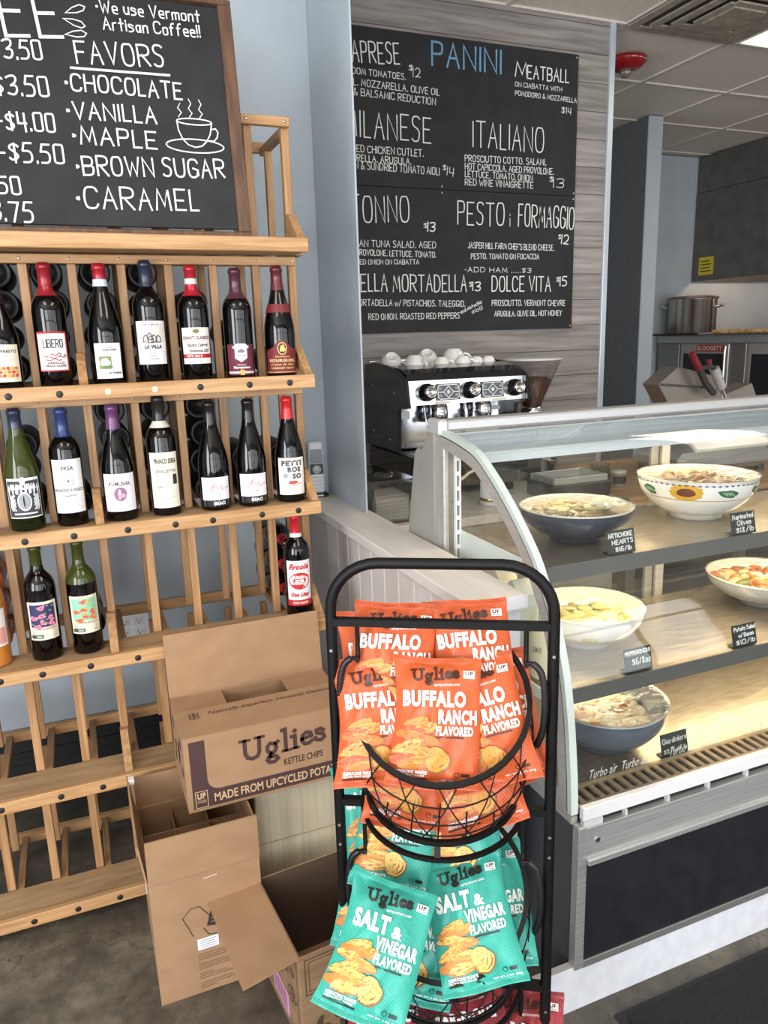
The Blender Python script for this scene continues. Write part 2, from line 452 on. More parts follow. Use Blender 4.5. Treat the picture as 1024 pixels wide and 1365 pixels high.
def type_mesh(text, bold=0.0, shear=0.0, sp=1.0):
    if bold >= .03: sp = 1.0 + bold * 2.6
    key = (text, bold, shear, sp)
    if key in _FT: return _FT[key]
    c = bpy.data.curves.new('type', 'FONT'); c.body = text; c.size = 1; c.offset = bold; c.shear = shear; c.space_character = sp; c.resolution_u = 3
    o = bpy.data.objects.new('type', c); COL.objects.link(o)
    dg = bpy.context.evaluated_depsgraph_get(); me = bpy.data.meshes.new_from_object(o.evaluated_get(dg))
    V = [(v.co.x, v.co.y) for v in me.vertices]; F = [list(p.vertices) for p in me.polygons]
    bpy.data.objects.remove(o); bpy.data.curves.remove(c); bpy.data.meshes.remove(me)
    if not V: V = [(0, 0), (1, 1)]
    x0 = min(p[0] for p in V); x1 = max(p[0] for p in V); y0 = min(p[1] for p in V); y1 = max(p[1] for p in V)
    _FT[key] = ([((p[0] - x0) / (x1 - x0), (p[1] - y0) / (y1 - y0)) for p in V], F)
    return _FT[key]
def printed(mb, text, x0, y0, x1, y1, mapfn, mat, bold=0.0, shear=0.0, h=.0006, tilt=0.0):
    V, F = type_mesh(text, bold, shear)
    mb.add([mapfn(x0 + p[0] * (x1 - x0), y0 + p[1] * (y1 - y0) + tilt * p[0] * (x1 - x0), h) for p in V], F, mat)
LOGO = [[(.3, 9.2), (3.6, 9.2)], [(1.9, 9.2), (1.9, 3.4), (2.6, 1.4), (4.2, .6), (5.8, 1.2), (6.5, 3.0), (6.7, 9.4)], [(5.2, 9.5), (8.3, 9.5)],
    [(12.2, 3.2), (11.6, 5.2), (10.2, 5.6), (9.2, 4.4), (9.2, 2.4), (10.2, 1.2), (11.6, 1.6), (12.2, 3.2)], [(12.0, 5.0), (12.9, 5.9)], [(10.4, 1.0), (9.8, .1), (12.0, -.6), (12.6, -1.8), (11.4, -3.0), (9.6, -2.8), (9.0, -1.6), (10.2, -.4)],
    [(14.2, 10.2), (15.4, 10.5), (15.4, 1.0)], [(14.2, .8), (16.7, .8)],
    [(17.4, 6.4), (18.6, 6.6), (18.6, 1.2)], [(17.4, 1.0), (19.8, 1.0)], [(18.4, 8.6), (18.8, 9.1)],
    [(20.9, 4.2), (24.3, 4.9), (24.0, 6.4), (22.6, 7.0), (21.2, 5.8), (20.9, 3.6), (21.8, 1.9), (23.4, 1.8), (24.5, 2.8)],
    [(28.6, 6.3), (27.4, 7.3), (26.1, 6.8), (26.2, 5.5), (28.3, 4.6), (28.8, 3.2), (27.6, 2.0), (26.0, 2.4), (25.6, 3.6)]]
def logo(mb, x0, y0, w, h, mapfn, mat, tilt=0.0, lay=.0007, wt=.62):
    """the bold slab lettering of the crisps: 29 units wide, 10 high above the baseline"""
    kx = w / 29.0; ky = h / 10.5
    S = [[(x0 + p[0] * kx, y0 + p[1] * ky + tilt * p[0] * kx) for p in s] for s in LOGO]
    for i, s in enumerate(S):
        thin = .5 if i in (0, 2, 7, 9) else 1.0
        ribbons(mb, [s], wt * kx * (thin * .5 + .5), mapfn, mat, lay)
def blob(mb, cx, cy, rx, ry, mapfn, mat, seed=0, wob=.12, h=.0006, n=26, rings=3, ang=0.0):
    rnd = random.Random(seed); ph = [rnd.uniform(0, 6.28) for _ in range(4)]; V = [mapfn(cx, cy, h)]; F = []
    ca, sa = math.cos(ang), math.sin(ang)
    for r in range(1, rings + 1):
        for k in range(n):
            a = 2 * PI * k / n; q = 1 + wob * (math.sin(2 * a + ph[0]) * .5 + math.sin(3 * a + ph[1]) * .4 + math.sin(5 * a + ph[2]) * .25 + math.sin(8 * a + ph[3]) * .15)
            x = rx * q * math.cos(a) * r / rings; y = ry * q * math.sin(a) * r / rings
            V.append(mapfn(cx + x * ca - y * sa, cy + x * sa + y * ca, h))
    for k in range(n): F.append([0, 1 + k, 1 + (k + 1) % n])
    for r in range(1, rings):
        for k in range(n):
            a = 1 + (r - 1) * n; b = 1 + r * n; F.append([a + k, b + k, b + (k + 1) % n, a + (k + 1) % n])
    mb.add(V, F, mat, True)
def patch(mb, x0, y0, x1, y1, mapfn, mat, h=.0004, nx=8, ny=4):
    mb.grid(lambda a, b: mapfn(x0 + (x1 - x0) * a, y0 + (y1 - y0) * b, h), nx, ny, mat)
def outline(mb, x0, y0, x1, y1, hw, mapfn, mat, h=.0006):
    ribbons(mb, [[(x0, y0), (x1, y0), (x1, y1), (x0, y1), (x0, y0)]], hw, mapfn, mat, h)
MENU_UP=[
 ('CAPRESE', 1.132, 2.564, 1.374, 2.578, 0.0776, 2),('$', 1.414, 2.559, 1.431, 2.558, 0.0253, 1),
 ('12', 1.433, 2.537, 1.465, 2.537, 0.0391, 1),('HEIRLOOM TOMATOES,', 1.088, 2.526, 1.399, 2.523, 0.0248, 1),
 ('BASIL, MOZZARELLA, OLIVE OIL', 1.105, 2.485, 1.551, 2.477, 0.0281, 1),('& BALSAMIC REDUCTION', 1.171, 2.448, 1.533, 2.439, 0.0294, 1),
 ('PANINI', 1.52, 2.588, 1.845, 2.587, 0.0874, 4),('M', 1.917, 2.583, 1.977, 2.582, 0.0595, 2),
 ('EATBALL', 1.979, 2.581, 2.193, 2.581, 0.0522, 2),('ON CIABATTA WITH', 1.917, 2.544, 2.158, 2.543, 0.0199, 1),
 ('POMODORO & MOZZARELLA', 1.918, 2.509, 2.237, 2.504, 0.0211, 1),('$14', 2.158, 2.456, 2.21, 2.453, 0.0301, 1),
 ('MILANESE', 1.128, 2.298, 1.509, 2.293, 0.0991, 2),('BREADED CHICKEN CUTLET,', 1.075, 2.239, 1.474, 2.237, 0.0299, 1),
 ('MOZZARELLA, ARUGULA,', 1.073, 2.205, 1.416, 2.203, 0.028, 1),('ONION & SUNDRIED TOMATO AIOLI', 1.102, 2.177, 1.547, 2.169, 0.0324, 1),
 ('$', 1.563, 2.189, 1.579, 2.188, 0.025, 1),('14', 1.583, 2.17, 1.616, 2.166, 0.0398, 1),
 ('ITALIANO', 1.71, 2.29, 2.067, 2.289, 0.1037, 2),('PROSCIUTTO COTTO, SALAMI,', 1.671, 2.23, 2.082, 2.236, 0.0289, 1),
 ('HOT CAPICCOLA, AGED PROVOLONE,', 1.671, 2.198, 2.123, 2.199, 0.0291, 1),('LETTUCE, TOMATO, ONION', 1.671, 2.169, 2.011, 2.166, 0.028, 1),
 ('RED WINE VINAIGRETTE', 1.671, 2.135, 2.015, 2.136, 0.0292, 1),('$', 2.102, 2.167, 2.124, 2.167, 0.0266, 1),
 ('13', 2.124, 2.144, 2.179, 2.143, 0.0469, 1),
]
MENU_LO=[
 ('TONNO', 1.139, 1.972, 1.402, 1.975, 0.1052, 2),('$', 1.47, 1.954, 1.487, 1.955, 0.0234, 1),
 ('13', 1.488, 1.942, 1.522, 1.94, 0.0385, 2),('ITALIAN TUNA SALAD, AGED', 1.1, 1.876, 1.526, 1.873, 0.0296, 1),
 ('PROVOLONE, LETTUCE, TOMATO,', 1.159, 1.841, 1.526, 1.835, 0.0256, 1),('RED ONION ON CIABATTA', 1.156, 1.804, 1.444, 1.807, 0.0213, 1),
 ('PESTO', 1.634, 1.976, 1.866, 1.973, 0.0959, 2),('i', 1.897, 1.974, 1.918, 1.974, 0.0666, 1),
 ('FORMAGGIO', 1.941, 1.975, 2.24, 1.969, 0.0972, 2),('$', 2.156, 1.923, 2.171, 1.922, 0.0254, 1),
 ('12', 2.174, 1.905, 2.211, 1.901, 0.0417, 2),("JASPER HILL FARM CHEF'S BLEND CHEESE,", 1.685, 1.877, 2.134, 1.873, 0.0282, 1),
 ('PESTO, TOMATO ON FOCACCIA', 1.7, 1.832, 2.053, 1.835, 0.0249, 1),('*ADD HAM ......$3', 1.669, 1.776, 2.011, 1.773, 0.0238, 1),
 ('BELLA MORTADELLA', 1.135, 1.696, 1.675, 1.693, 0.0719, 2),('$', 1.689, 1.713, 1.705, 1.713, 0.0248, 1),
 ('13', 1.707, 1.696, 1.745, 1.695, 0.0385, 2),('DOLCE VITA', 1.806, 1.693, 2.119, 1.692, 0.0673, 2),
 ('$', 2.15, 1.734, 2.167, 1.733, 0.026, 1),('15', 2.172, 1.717, 2.209, 1.717, 0.0427, 2),
 ('MORTADELLA w/ PISTACHIOS, TALEGGIO,', 1.142, 1.638, 1.668, 1.628, 0.0287, 1),('RED ONION, ROASTED RED PEPPERS', 1.204, 1.579, 1.639, 1.578, 0.0278, 1),
 ('and pistachio', 1.648, 1.597, 1.753, 1.642, 0.0183, 1),('aioli!', 1.704, 1.597, 1.758, 1.616, 0.0207, 1),
 ('PROSCIUTTO, VERMONT CHEVRE', 1.806, 1.63, 2.202, 1.626, 0.0283, 1),('ARUGULA, OLIVE OIL, HOT HONEY', 1.82, 1.584, 2.184, 1.582, 0.0261, 1),
]
CAFE=[
 ('COFFEE', -0.339, 0.385, 0.071, 0.426, 0.1052, 3),('*We use Vermont', 0.149, 0.491, 0.38, 0.496, 0.0257, 1),
 ('Artisan Coffee!!', 0.16, 0.454, 0.377, 0.462, 0.0258, 1),('FAVORS', 0.095, 0.375, 0.286, 0.386, 0.0469, 2),
 ('*CHOCOLATE', 0.065, 0.315, 0.32, 0.316, 0.0358, 2),('*VANILLA', 0.062, 0.254, 0.255, 0.257, 0.0357, 2),
 ('*MAPLE', 0.068, 0.2, 0.25, 0.2, 0.0374, 2),('*BROWN SUGAR', 0.069, 0.131, 0.403, 0.141, 0.0411, 2),
 ('*CARAMEL', 0.061, 0.059, 0.333, 0.06, 0.0469, 2),('$3.50', -0.078, 0.368, 0.023, 0.374, 0.0394, 2),
 ('$3.50', -0.081, 0.291, 0.028, 0.297, 0.041, 2),('-$4.00', -0.087, 0.217, 0.032, 0.221, 0.0386, 2),
 ('-$5.50', -0.091, 0.151, 0.043, 0.154, 0.0402, 2),('$3.50', -0.156, 0.08, -0.054, 0.084, 0.0371, 2),
 ('$3.75', -0.147, 0.024, -0.035, 0.024, 0.0415, 2),
]
# ------------------------------------------------------------------ the setting
struct(MB().box(-2.7, 6.2, -3, 7.2, -.06, 0, concrete()).build('floor'))
def ceiling():
    m = MB(); m.box(-2.7, 6.2, -3, 7.2, 2.858, 2.92, CEIL)
    bar = ink((212, 204, 194), .7)
    x = 2.51 - .63 * 8
    while x < 6.2: m.box(x - .012, x + .012, -3, 7.2, 2.85, 2.859, bar, .001); x += .63
    y = 3.09 - .635 * 9
    while y < 7.2: m.box(-2.7, 6.2, y - .012, y + .012, 2.8495, 2.859, bar, .001); y += .635
    return struct(m.build('ceiling'))
ceiling()
struct(MB().box(-2.7, .847, 2.63, 2.70, 0, 2.85, BLUE).build('wall_back'))
struct(MB().box(.847, .853, 2.24, 3.09, 0, 2.85, BLUE).build('wall_return'))
struct(MB().box(.86, 2.43, 3.09, 3.16, 0, 2.85, planks()).build('wall_menu'))
struct(MB().box(2.418, 2.446, 3.078, 3.17, 0, 2.85, ink((196, 206, 216), .35, .3)).build('trim_1'))
struct(MB().box(3.64, 3.755, 4.23, 7.0, 0, 2.85, noisy('charcoal_grey', (92, 95, 97), (98, 101, 103))).box(3.64, 3.755, 4.22, 4.232, 0, 2.85, BLUE).box(3.752, 3.757, 4.222, 7.0, 0, 2.85, BLUE).build('wall_partition'))  # body in a darker grey than its front end and right side
struct(MB().box(3.755, 6.0, 5.08, 5.16, 0, 2.85, BLUE).build('wall_kitchen'))
struct(MB().box(-2.7, 6.2, 7.0, 7.1, 0, 2.85, BLUE).build('wall_far'))
struct(MB().box(5.85, 5.92, -2.6, 5.08, 0, 2.85, noisy('steel_wall_sheet', (176, 170, 168), (188, 182, 180), (20, 20, 2), 2, 4, .38, .6)).build('wall_right'))
struct(MB().box(5.842, 5.85, 4.18, 4.20, .9, 2.3, STEELDULL).build('trim_2'))
m = MB()
m.box(-2.7, -2.6, -2.7, -2.05, 0, 2.85, BLUE); m.box(-2.7, -2.6, .25, 2.63, 0, 2.85, BLUE)
m.box(-2.7, -2.6, -2.05, .25, 0, .5, BLUE); m.box(-2.7, -2.6, -2.05, .25, 2.5, 2.85, BLUE)
struct(m.build('wall_left'))
m = MB()
m.box(-2.7, 6.2, -2.7, -2.6, 0, .38, BLUE); m.box(-2.7, 6.2, -2.7, -2.6, 2.52, 2.85, BLUE)
for x0, x1 in ((-2.7, -2.1), (-.4, -.3), (1.4, 1.5), (3.2, 3.3), (5.0, 6.2)): m.box(x0, x1, -2.7, -2.6, .38, 2.52, BLUE)
struct(m.build('wall_front'))
for k, wx in enumerate((-1.25, .55, 2.35, 4.15)):
    m = MB(); fm = ink((60, 62, 66), .4, .5)
    for x in (-.85, 0, .85): m.box(wx + x - .022, wx + x + .022, -2.57, -2.54, .38, 2.52, fm)
    for z in (.38, 1.86, 2.48): m.box(wx - .85, wx + .85, -2.57, -2.54, z, z + .04, fm)
    struct(m.build('window_%d' % (k + 1)))
m = MB()                                                    # low wall between the shelf corner and the deli case
m.box(.752, .866, 1.345, 2.63, 0, .915, WHITEP)
y = 1.345
for k in range(13):
    m.box(.742, .752, y + .002, min(y + .0975, 2.628), 0, .915, GREYPANEL, .0025); y += .0988
struct(m.build('wall_half'))
struct(MB().box(.728, .874, 1.33, 2.628, .915, .945, CAPMAT, .003).box(.7285, .8735, 1.3285, 1.3302, .9155, .9445, WHITEP, .0002).build('trim_3'))
m = MB(); bb = ink((28, 28, 30), .6)
for k in range(6): m.box(-2.6, .735, 2.610 - .004 * (k % 2), 2.63, k * .041, k * .041 + .041, bb, .002)
struct(m.build('baseboard_back'))

# ------------------------------------------------------------------ wine rack
LV = [.06, .398, .737, 1.075, 1.414, 1.752]
XS = [.585, .486, .373, .26, .147, .033, -.075, -.19, -.303, -.415, -.53]
RO = (.03, 2.1, 0)
rack = thing('wine_rack', 'tall oak wine rack with slatted tiers and plugged ledges against the blue wall', 'wine rack', RO)
PLUGX = {0: (-.35, -.244, -.137, -.031, .075, .18, .287, .393, .5), 1: (-.385, -.278, -.14, -.039, .07, .18, .287, .393, .5), 2: (-.35, -.237, -.143, -.032, .082, .19, .3, .415, .525),
         3: (-.36, -.25, -.141, -.033, .091, .206, .30, .429, .528), 4: (-.35, -.24, -.133, -.026, .081, .188, .296, .419, .524)}
plug_b = None
def plug(x, z, pale, parent):
    b = MB(); T = Matrix.Translation((x, 1.9112, z)) @ Matrix.Rotation(PI / 2, 4, 'X')
    b.lathe([(.0, .0016), (.0068, .0016), (.0080, .0008), (.0080, -.001)], ink((212, 190, 176), .6) if pale else ink((24, 24, 26), .5), 16, T)
    return b.build('plug', parent, RO, label='pale wooden plug' if pale else 'black round plug')
for k, z in enumerate(LV):
    lip = MB().box(-.55, .593, 1.911, 1.929, z - .034, z, OAKX, .002).build('lip_rail', rack, RO)
    for x in PLUGX.get(k, ()): plug(x, z - .0185, k == 4 and x in (.081, .188), lip)
    MB().box(-.548, .591, 1.929, 2.046, z - .03, z - .008, PLY, .001).build('ledge', rack, RO)
    if k > 0:
        r = MB().box(-.55, .59, 2.026, 2.044, z - .056, z - .0345, OAKX, .0015).build('screw_rail', rack, RO)
        for x in XS[:9]:
            MB().lathe([(0, .0012), (.0026, .0012), (.0034, 0), (.0034, -.001)], SCREW, 10, Matrix.Translation((x - .004, 2.0258, z - .045)) @ Matrix.Rotation(PI / 2, 4, 'X')).build('screw', r, RO)
    MB().box(-.55, .593, 2.292, 2.312, z - .034, z - .002, OAKX, .0015).build('rear_rail', rack, RO)
    top = LV[k + 1] - .0345 if k < 5 else 2.036
    for x in XS:
        MB().box(x - .0105, x + .0105, 2.046, 2.066, z - .008, top, OAKZ, .0015).build('slat', rack, RO)
        MB().box(x + .0125, x + .0305, 2.046, 2.292, z - .029, z - .0082, OAKY, .001).build('depth_rail', rack, RO)
    for x in (.585, .03, -.53):
        P = [(-2.046, z + .072), (-2.026, z + .072), (-1.931, z - .006), (-1.962, z - .0075), (-2.046, z + .03)]
        T = Matrix.Translation((x - .0105, 0, 0)) @ Matrix(((0, 0, 1, 0), (-1, 0, 0, 0), (0, 1, 0, 0), (0, 0, 0, 1)))
        if k == 0: continue
        br = MB().prism(P, .02, OAKZ, T).build('bracket', rack, RO)
        MB().lathe([(0, .0015), (.003, .0015), (.004, 0)], SCREW, 10, Matrix.Translation((x, 2.022, z + .058)) @ Matrix.Rotation(PI / 2, 4, 'X')).build('screw', br, RO)
MB().box(-.55, .595, 2.030, 2.048, 2.036, 2.059, OAKX, .002).build('top_rail', rack, RO)
MB().box(-.55, .595, 2.292, 2.312, 2.03, 2.059, OAKX, .002).build('top_rail', rack, RO)
for x in XS: MB().box(x - .009, x + .009, 2.066, 2.292, 2.02, 2.042, OAKY, .001).build('top_depth_rail', rack, RO)
for x in (.585, .486, .373): MB().lathe([(0, .0015), (.0034, .0015), (.0045, 0)], SCREW, 10, Matrix.Translation((x - .005, 2.0298, 2.048)) @ Matrix.Rotation(PI / 2, 4, 'X')).build('screw', rack, RO)
m = MB()
for k, z in enumerate(LV):
    top = LV[k + 1] - .036 if k < 5 else 2.02
    for x in XS:
        m.box(x - .010, x + .010, 2.225, 2.243, z - .006, top, OAKZ, .001)
o = m.build('rear_slats', rack, RO); o['kind'] = 'stuff'

# ------------------------------------------------------------------ framed coffee board on top of the rack
def cafe_board():
    L = (-.047, 1.936, 1.7525)
    t = thing('framed_chalkboard', 'wood-framed coffee chalkboard leaning on top of the wine rack', 'chalkboard', L); t.rotation_euler = (-.1342, 0, 0)
    W = .503; H = .553
    MB().box(-W + .02, W - .02, .006, .014, .02, H - .02, CHALKB, .001).build('board', t)
    m = MB()
    m.box(-W, W, 0, .022, 0, .013, DARKWOOD, .002); m.box(-W, W, 0, .022, H - .013, H, DARKWOOD, .002)
    m.box(W - .031, W, 0, .022, .013, H - .013, DARKWOOD, .002); m.box(-W, -W + .031, 0, .022, .013, H - .013, DARKWOOD, .002)
    m.build('frame', t)
    m = MB(); rnd = random.Random(4)
    mp = lambda x, y, h: (x - L[0], .0055 - h, y)
    for tx, x0, y0, x1, y1, c, w in CAFE:
        m = MB(); handwrite(m, tx, x0, y0, x1, y1, c, {1: .0016, 2: .0021, 3: .0036}[w], mp, CHALK, rnd)
        m.build('chalk_line', t, label='white chalk lettering')
    m = MB(); R = lambda S, w: ribbons(m, S, w, mp, CHALK)
    R([[(.080, .3635), (.296, .368)]], .0026)
    el = lambda cx, cy, rx, ry, a0=0, a1=2 * PI, n=22: [(cx + rx * math.cos(a0 + (a1 - a0) * k / n), cy + ry * math.sin(a0 + (a1 - a0) * k / n)) for k in range(n + 1)]
    R([el(.343, .267, .041, .007), [(.302, .267), (.304, .245), (.312, .225), (.324, .213), (.340, .208), (.356, .212), (.368, .223), (.378, .240), (.384, .267)],
       [(.383, .252), (.392, .254), (.397, .246), (.394, .234), (.386, .225), (.376, .225)], el(.340, .211, .068, .0155)], .0015)
    for x in (.309, .334, .358):
        R([[(x, .318 - (.02 if x < .31 else 0)), (x + .005, .308), (x - .002, .296), (x + .006, .286), (x - .002, .276)]], .001)
    for (x, y, a) in ((.104, .489, .3), (.099, .461, -.35), (.100, .437, .05)):
        P = [(-.024, -.002), (-.006, .006), (.012, .009), (.022, .003), (.016, -.004), (0, -.006), (-.024, -.002)]
        R([[(x + px * math.cos(a) - py * math.sin(a), y + px * math.sin(a) + py * math.cos(a)) for px, py in P]], .0012)
    m.build('drawing', t, label='white line drawing of a steaming cup')
cafe_board()
# ------------------------------------------------------------------ the two menu boards on the plank wall
def menu(name, z0, z1, data, label, seed):
    L = (1.62, 3.076, z0)
    t = thing(name, label, 'menu board', L)
    MB().box(.985 - L[0], 2.2445 - L[0], 0, .012, 0, z1 - z0, CHALKB, .001).build('board', t)
    m = MB(); rnd = random.Random(seed); mp = lambda x, y, h: (x - L[0], -h, y - z0)
    for tx, x0, y0, x1, y1, c, w in data:
        m = MB()
        if w == 4: handwrite(m, tx, x0, y0, x1, y1, c, .0042, mp, CHALKBLUE)
        else: handwrite(m, tx, x0, y0, x1, y1, c * (.86 if w == 1 else .96), {1: .0015, 2: .0026}[w] * (1 if c > .024 else .85), mp, CHALK, rnd)
        m.build('chalk_heading' if w == 4 else 'chalk_line', t, label='blue chalk heading' if w == 4 else 'white chalk lettering')
    for x, z in ((2.235, .012), (2.235, z1 - z0 - .012), (1.56, (z1 - z0 - .012) if z0 < 2 else .012)):
        MB().lathe([(0, .0015), (.003, .0015), (.004, 0)], SCREW, 10, Matrix.Translation((x - L[0], 0, z)) @ Matrix.Rotation(PI / 2, 4, 'X')).build('screw', t)
menu('chalkboard', 2.113, 2.699, MENU_UP, 'upper black menu board with blue heading on grey plank wall', 1)
menu('chalkboard', 1.522, 2.1115, MENU_LO, 'lower black menu board above the espresso machine on plank wall', 2)
# ------------------------------------------------------------------ wine bottles
BORD = [(0, .003), (.030, 0), (.0355, .002), (.0372, .007), (.0375, .186), (.0362, .2), (.031, .2145), (.022, .226), (.0165, .235), (.0143, .247), (.0138, .284), (.0156, .285), (.0156, .294), (.0138, .296), (.012, .30), (0, .30)]
BURG = [(0, .003), (.033, 0), (.0385, .002), (.0402, .007), (.0404, .120), (.0395, .138), (.0365, .157), (.0315, .180), (.0260, .201), (.0205, .222), (.0168, .241), (.0148, .262), (.0142, .284), (.0158, .285), (.0158, .294), (.014, .296), (.012, .30), (0, .30)]
GLASSDK = ink((6, 6, 7), .05); GLASSGR = ink((20, 28, 8), .05); GLASSOL = ink((56, 64, 22), .06); GLASSRS = ink((190, 120, 50), .08, 0, .5); WINE = ink((8, 4, 5), .05)
def rad(prof, z):
    for (r0, z0), (r1, z1) in zip(prof[1:-1], prof[2:]):
        if z0 <= z <= z1 and z1 > z0: return r0 + (r1 - r0) * (z - z0) / (z1 - z0)
    return prof[-2][0]
def bottle(label, x, y, z, H, prof, glass, capc, capz=.235, design=None, rz=None, two=None, group=None, capband=None):
    """two = (z, upper glass): the part of the bottle above the wine"""
    rz = math.atan2(x, y) * -.55 if rz is None else rz
    t = thing('wine_bottle', label, 'wine bottle', (x, y, z), rz, group)
    k = H / .30
    m = MB()
    if two:
        zt = two[0]; lo = [p for p in prof if p[1] < zt] + [(rad(prof, zt), zt)]; hi = [(rad(prof, zt), zt)] + [p for p in prof if p[1] > zt]
        m.lathe([(r, q * k) for r, q in lo], glass, 32); m.lathe([(r, q * k) for r, q in hi], two[1], 32)
    else: m.lathe([(r, q * k) for r, q in prof], glass, 32)
    m.build('glass_body', t)
    if capc:
        c = MB(); pz = [capz] + [p[1] for p in prof if p[1] > capz and p[0] > .001]
        P = [(rad(prof, q) + .0007, q * k) for q in pz]
        P[-1] = (P[-1][0], P[-1][1] + .0006)
        c.lathe(P + [(0, .3008 * k)], ink(capc, .32, .15, .2), 24)
        c.build('capsule', t)
        for (a, b, col) in capband or ():
            MB().lathe([(rad(prof, a + (b - a) * j / 4) + .0013, (a + (b - a) * j / 4) * k) for j in range(5)], ink(col, .5), 24).build('neck_label', t)
    if design:
        z0, z1, half, paper, ops = design
        R = lambda q: rad(prof, q / k) + .0007
        mp = lambda u, v, h: ((R(z0 + (z1 - z0) * v) + h) * math.sin(u * half), -(R(z0 + (z1 - z0) * v) + h) * math.cos(u * half), z0 + (z1 - z0) * v)
        l = MB()
        if paper: patch(l, -1, 0, 1, 1, mp, ink(paper, .7), 0, 14, 4)
        asp = (z1 - z0) / (half * .039); mpa = lambda a, b, hh: mp(a, b / asp, hh)
        for i, op in enumerate(ops):
            h = .0003 + .00012 * i; c = ink(op[-1] if op[0] not in 'ti' or max(op[-1]) > 175 else tuple(int(q * .7) for q in op[-1]), .6)
            if op[0] == 'r': patch(l, op[1], op[2], op[3], op[4], mp, c, h, 8, 2)
            elif op[0] == 't': printed(l, op[1], op[2], op[3], op[4], op[5], mp, c, op[6] + .022, 0, h)
            elif op[0] == 'i': printed(l, op[1], op[2], op[3], op[4], op[5], mp, c, op[6] + .02, .4, h)
            elif op[0] == 'e': blob(l, op[1], op[2], op[3], op[4], mp, c, i, op[5], h, 18, 2)
            elif op[0] == 'l': ribbons(l, [[(a, b * asp) for a, b in op[1]]], op[2] * 1.5, mpa, c, h)
            elif op[0] == 'o': outline(l, op[1], op[2] * asp, op[3], op[4] * asp, op[5] * 1.5, mpa, c, h)
            elif op[0] == 'h': handwrite(l, op[1], op[2], op[3] * asp, op[4], op[5] * asp, op[6] * asp, op[7] * 1.4, mpa, c, None, h)
            elif op[0] == 'p':
                S = op[1]; xs = sorted(set([q[0] for q in S] + [min(q[0] for q in S) + (max(q[0] for q in S) - min(q[0] for q in S)) * j / 14 for j in range(15)])); V = []
                for xx in xs:
                    ys = [q0[1] + (q1[1] - q0[1]) * ((xx - q0[0]) / (q1[0] - q0[0]) if q1[0] != q0[0] else j) for q0, q1 in zip(S, S[1:] + S[:1]) for j in (0, 1) if min(q0[0], q1[0]) - 1e-9 <= xx <= max(q0[0], q1[0]) + 1e-9]
                    V += [mp(xx, min(ys), h), mp(xx, (min(ys) + max(ys)) / 2, h), mp(xx, max(ys), h)]
                l.add(V, [f for j in range(len(xs) - 1) for f in ([3 * j, 3 * j + 3, 3 * j + 4, 3 * j + 1], [3 * j + 1, 3 * j + 4, 3 * j + 5, 3 * j + 2])], c)
        l.build('label', t)
    return t
YB = 2.008; s = 1.0116
z1_, z2_, z3_ = 1.406, 1.067, .729
K = (40, 40, 42); RED = (170, 34, 44); GR = (120, 120, 122)
def lines(y0, dy, n, x0, x1, col=GR, hw=.012, seed=1):
    """rows of tiny print seen as broken lines"""
    r = random.Random(seed); out = []
    for i in range(n):
        a = r.uniform(0, .15)
        out.append(('l', [(x0 + a, y0 - i * dy), (x1 - r.uniform(0, .25), y0 - i * dy)], hw, col))
    return out
# top display row
bottle('dark wine bottle with cream fruit-pattern label at left end of the top row', -.139 * s, YB, z1_, .262, BURG, GLASSDK, (30, 28, 28), .225,
       (.02, .105, 1.0, (226, 220, 200), [('t', 'CARPINETO', -.7, .78, .85, .86, .01, K)] + lines(.66, .07, 3, -.5, .6) + [('r', -.8, .1, .8, .42, (232, 214, 170))] + [('e', -.65 + .22 * i + .05 * (j % 2), .17 + .1 * j, .09, .045, .2, [(196, 60, 66), (222, 170, 70), (214, 110, 80)][(i + j) % 3]) for i in range(7) for j in range(3)] ))
bottle('wine bottle with LIBERO label and red screw cap, second in the top row', -.029 * s, YB, z1_, .289, BORD, GLASSDK, (150, 30, 42), .222,
       (.040, .132, .98, (176, 42, 52), [('r', -.94, .035, .88, .95, (232, 230, 236)), ('h', 'LIBERO', -.55, .60, .62, .60, .2, .022, K),
        ('l', [(-.6, .40), (-.4, .36), (-.1, .44), (.15, .40), (.3, .46), (.42, .43), (.35, .39)], .02, (150, 60, 66)), ('l', [(-.2, .36), (.05, .33), (.35, .38), (.62, .35), (.78, .39), (.66, .42)], .02, (150, 60, 66)), ('l', [(-.5, .30), (-.25, .27), (.05, .32), (.3, .27), (.45, .30)], .02, (150, 60, 66)),
        ('t', 'NERELLO', -.4, .185, .62, .235, .02, (150, 50, 60)), ('t', 'MASCALESE', -.5, .115, .72, .165, .02, (150, 50, 60))]))
bottle('burgundy-shaped bottle with white label and small landscape picture, third in the top row', .0915 * s, YB, z1_, .288, BURG, GLASSDK, (168, 30, 44), .262,
       (.018, .102, .80, (236, 234, 232), [('t', 'CORTE', -.1, .86, .35, .90, .0, K), ('t', 'GARDONI', -.35, .78, .62, .845, .02, K), ('r', -.68, .27, .2, .63, (120, 140, 70)), ('e', -.25, .46, .33, .13, .25, (190, 208, 226)), ('e', -.1, .33, .3, .05, .3, (96, 124, 62)), ('i', 'Le Fontane', -.1, .13, .85, .21, .01, (90, 90, 100)), ('l', [(-.55, .02), (-.55, .98)], .008, (170, 160, 150))]), capband=[(.245, .262, (200, 214, 224))])
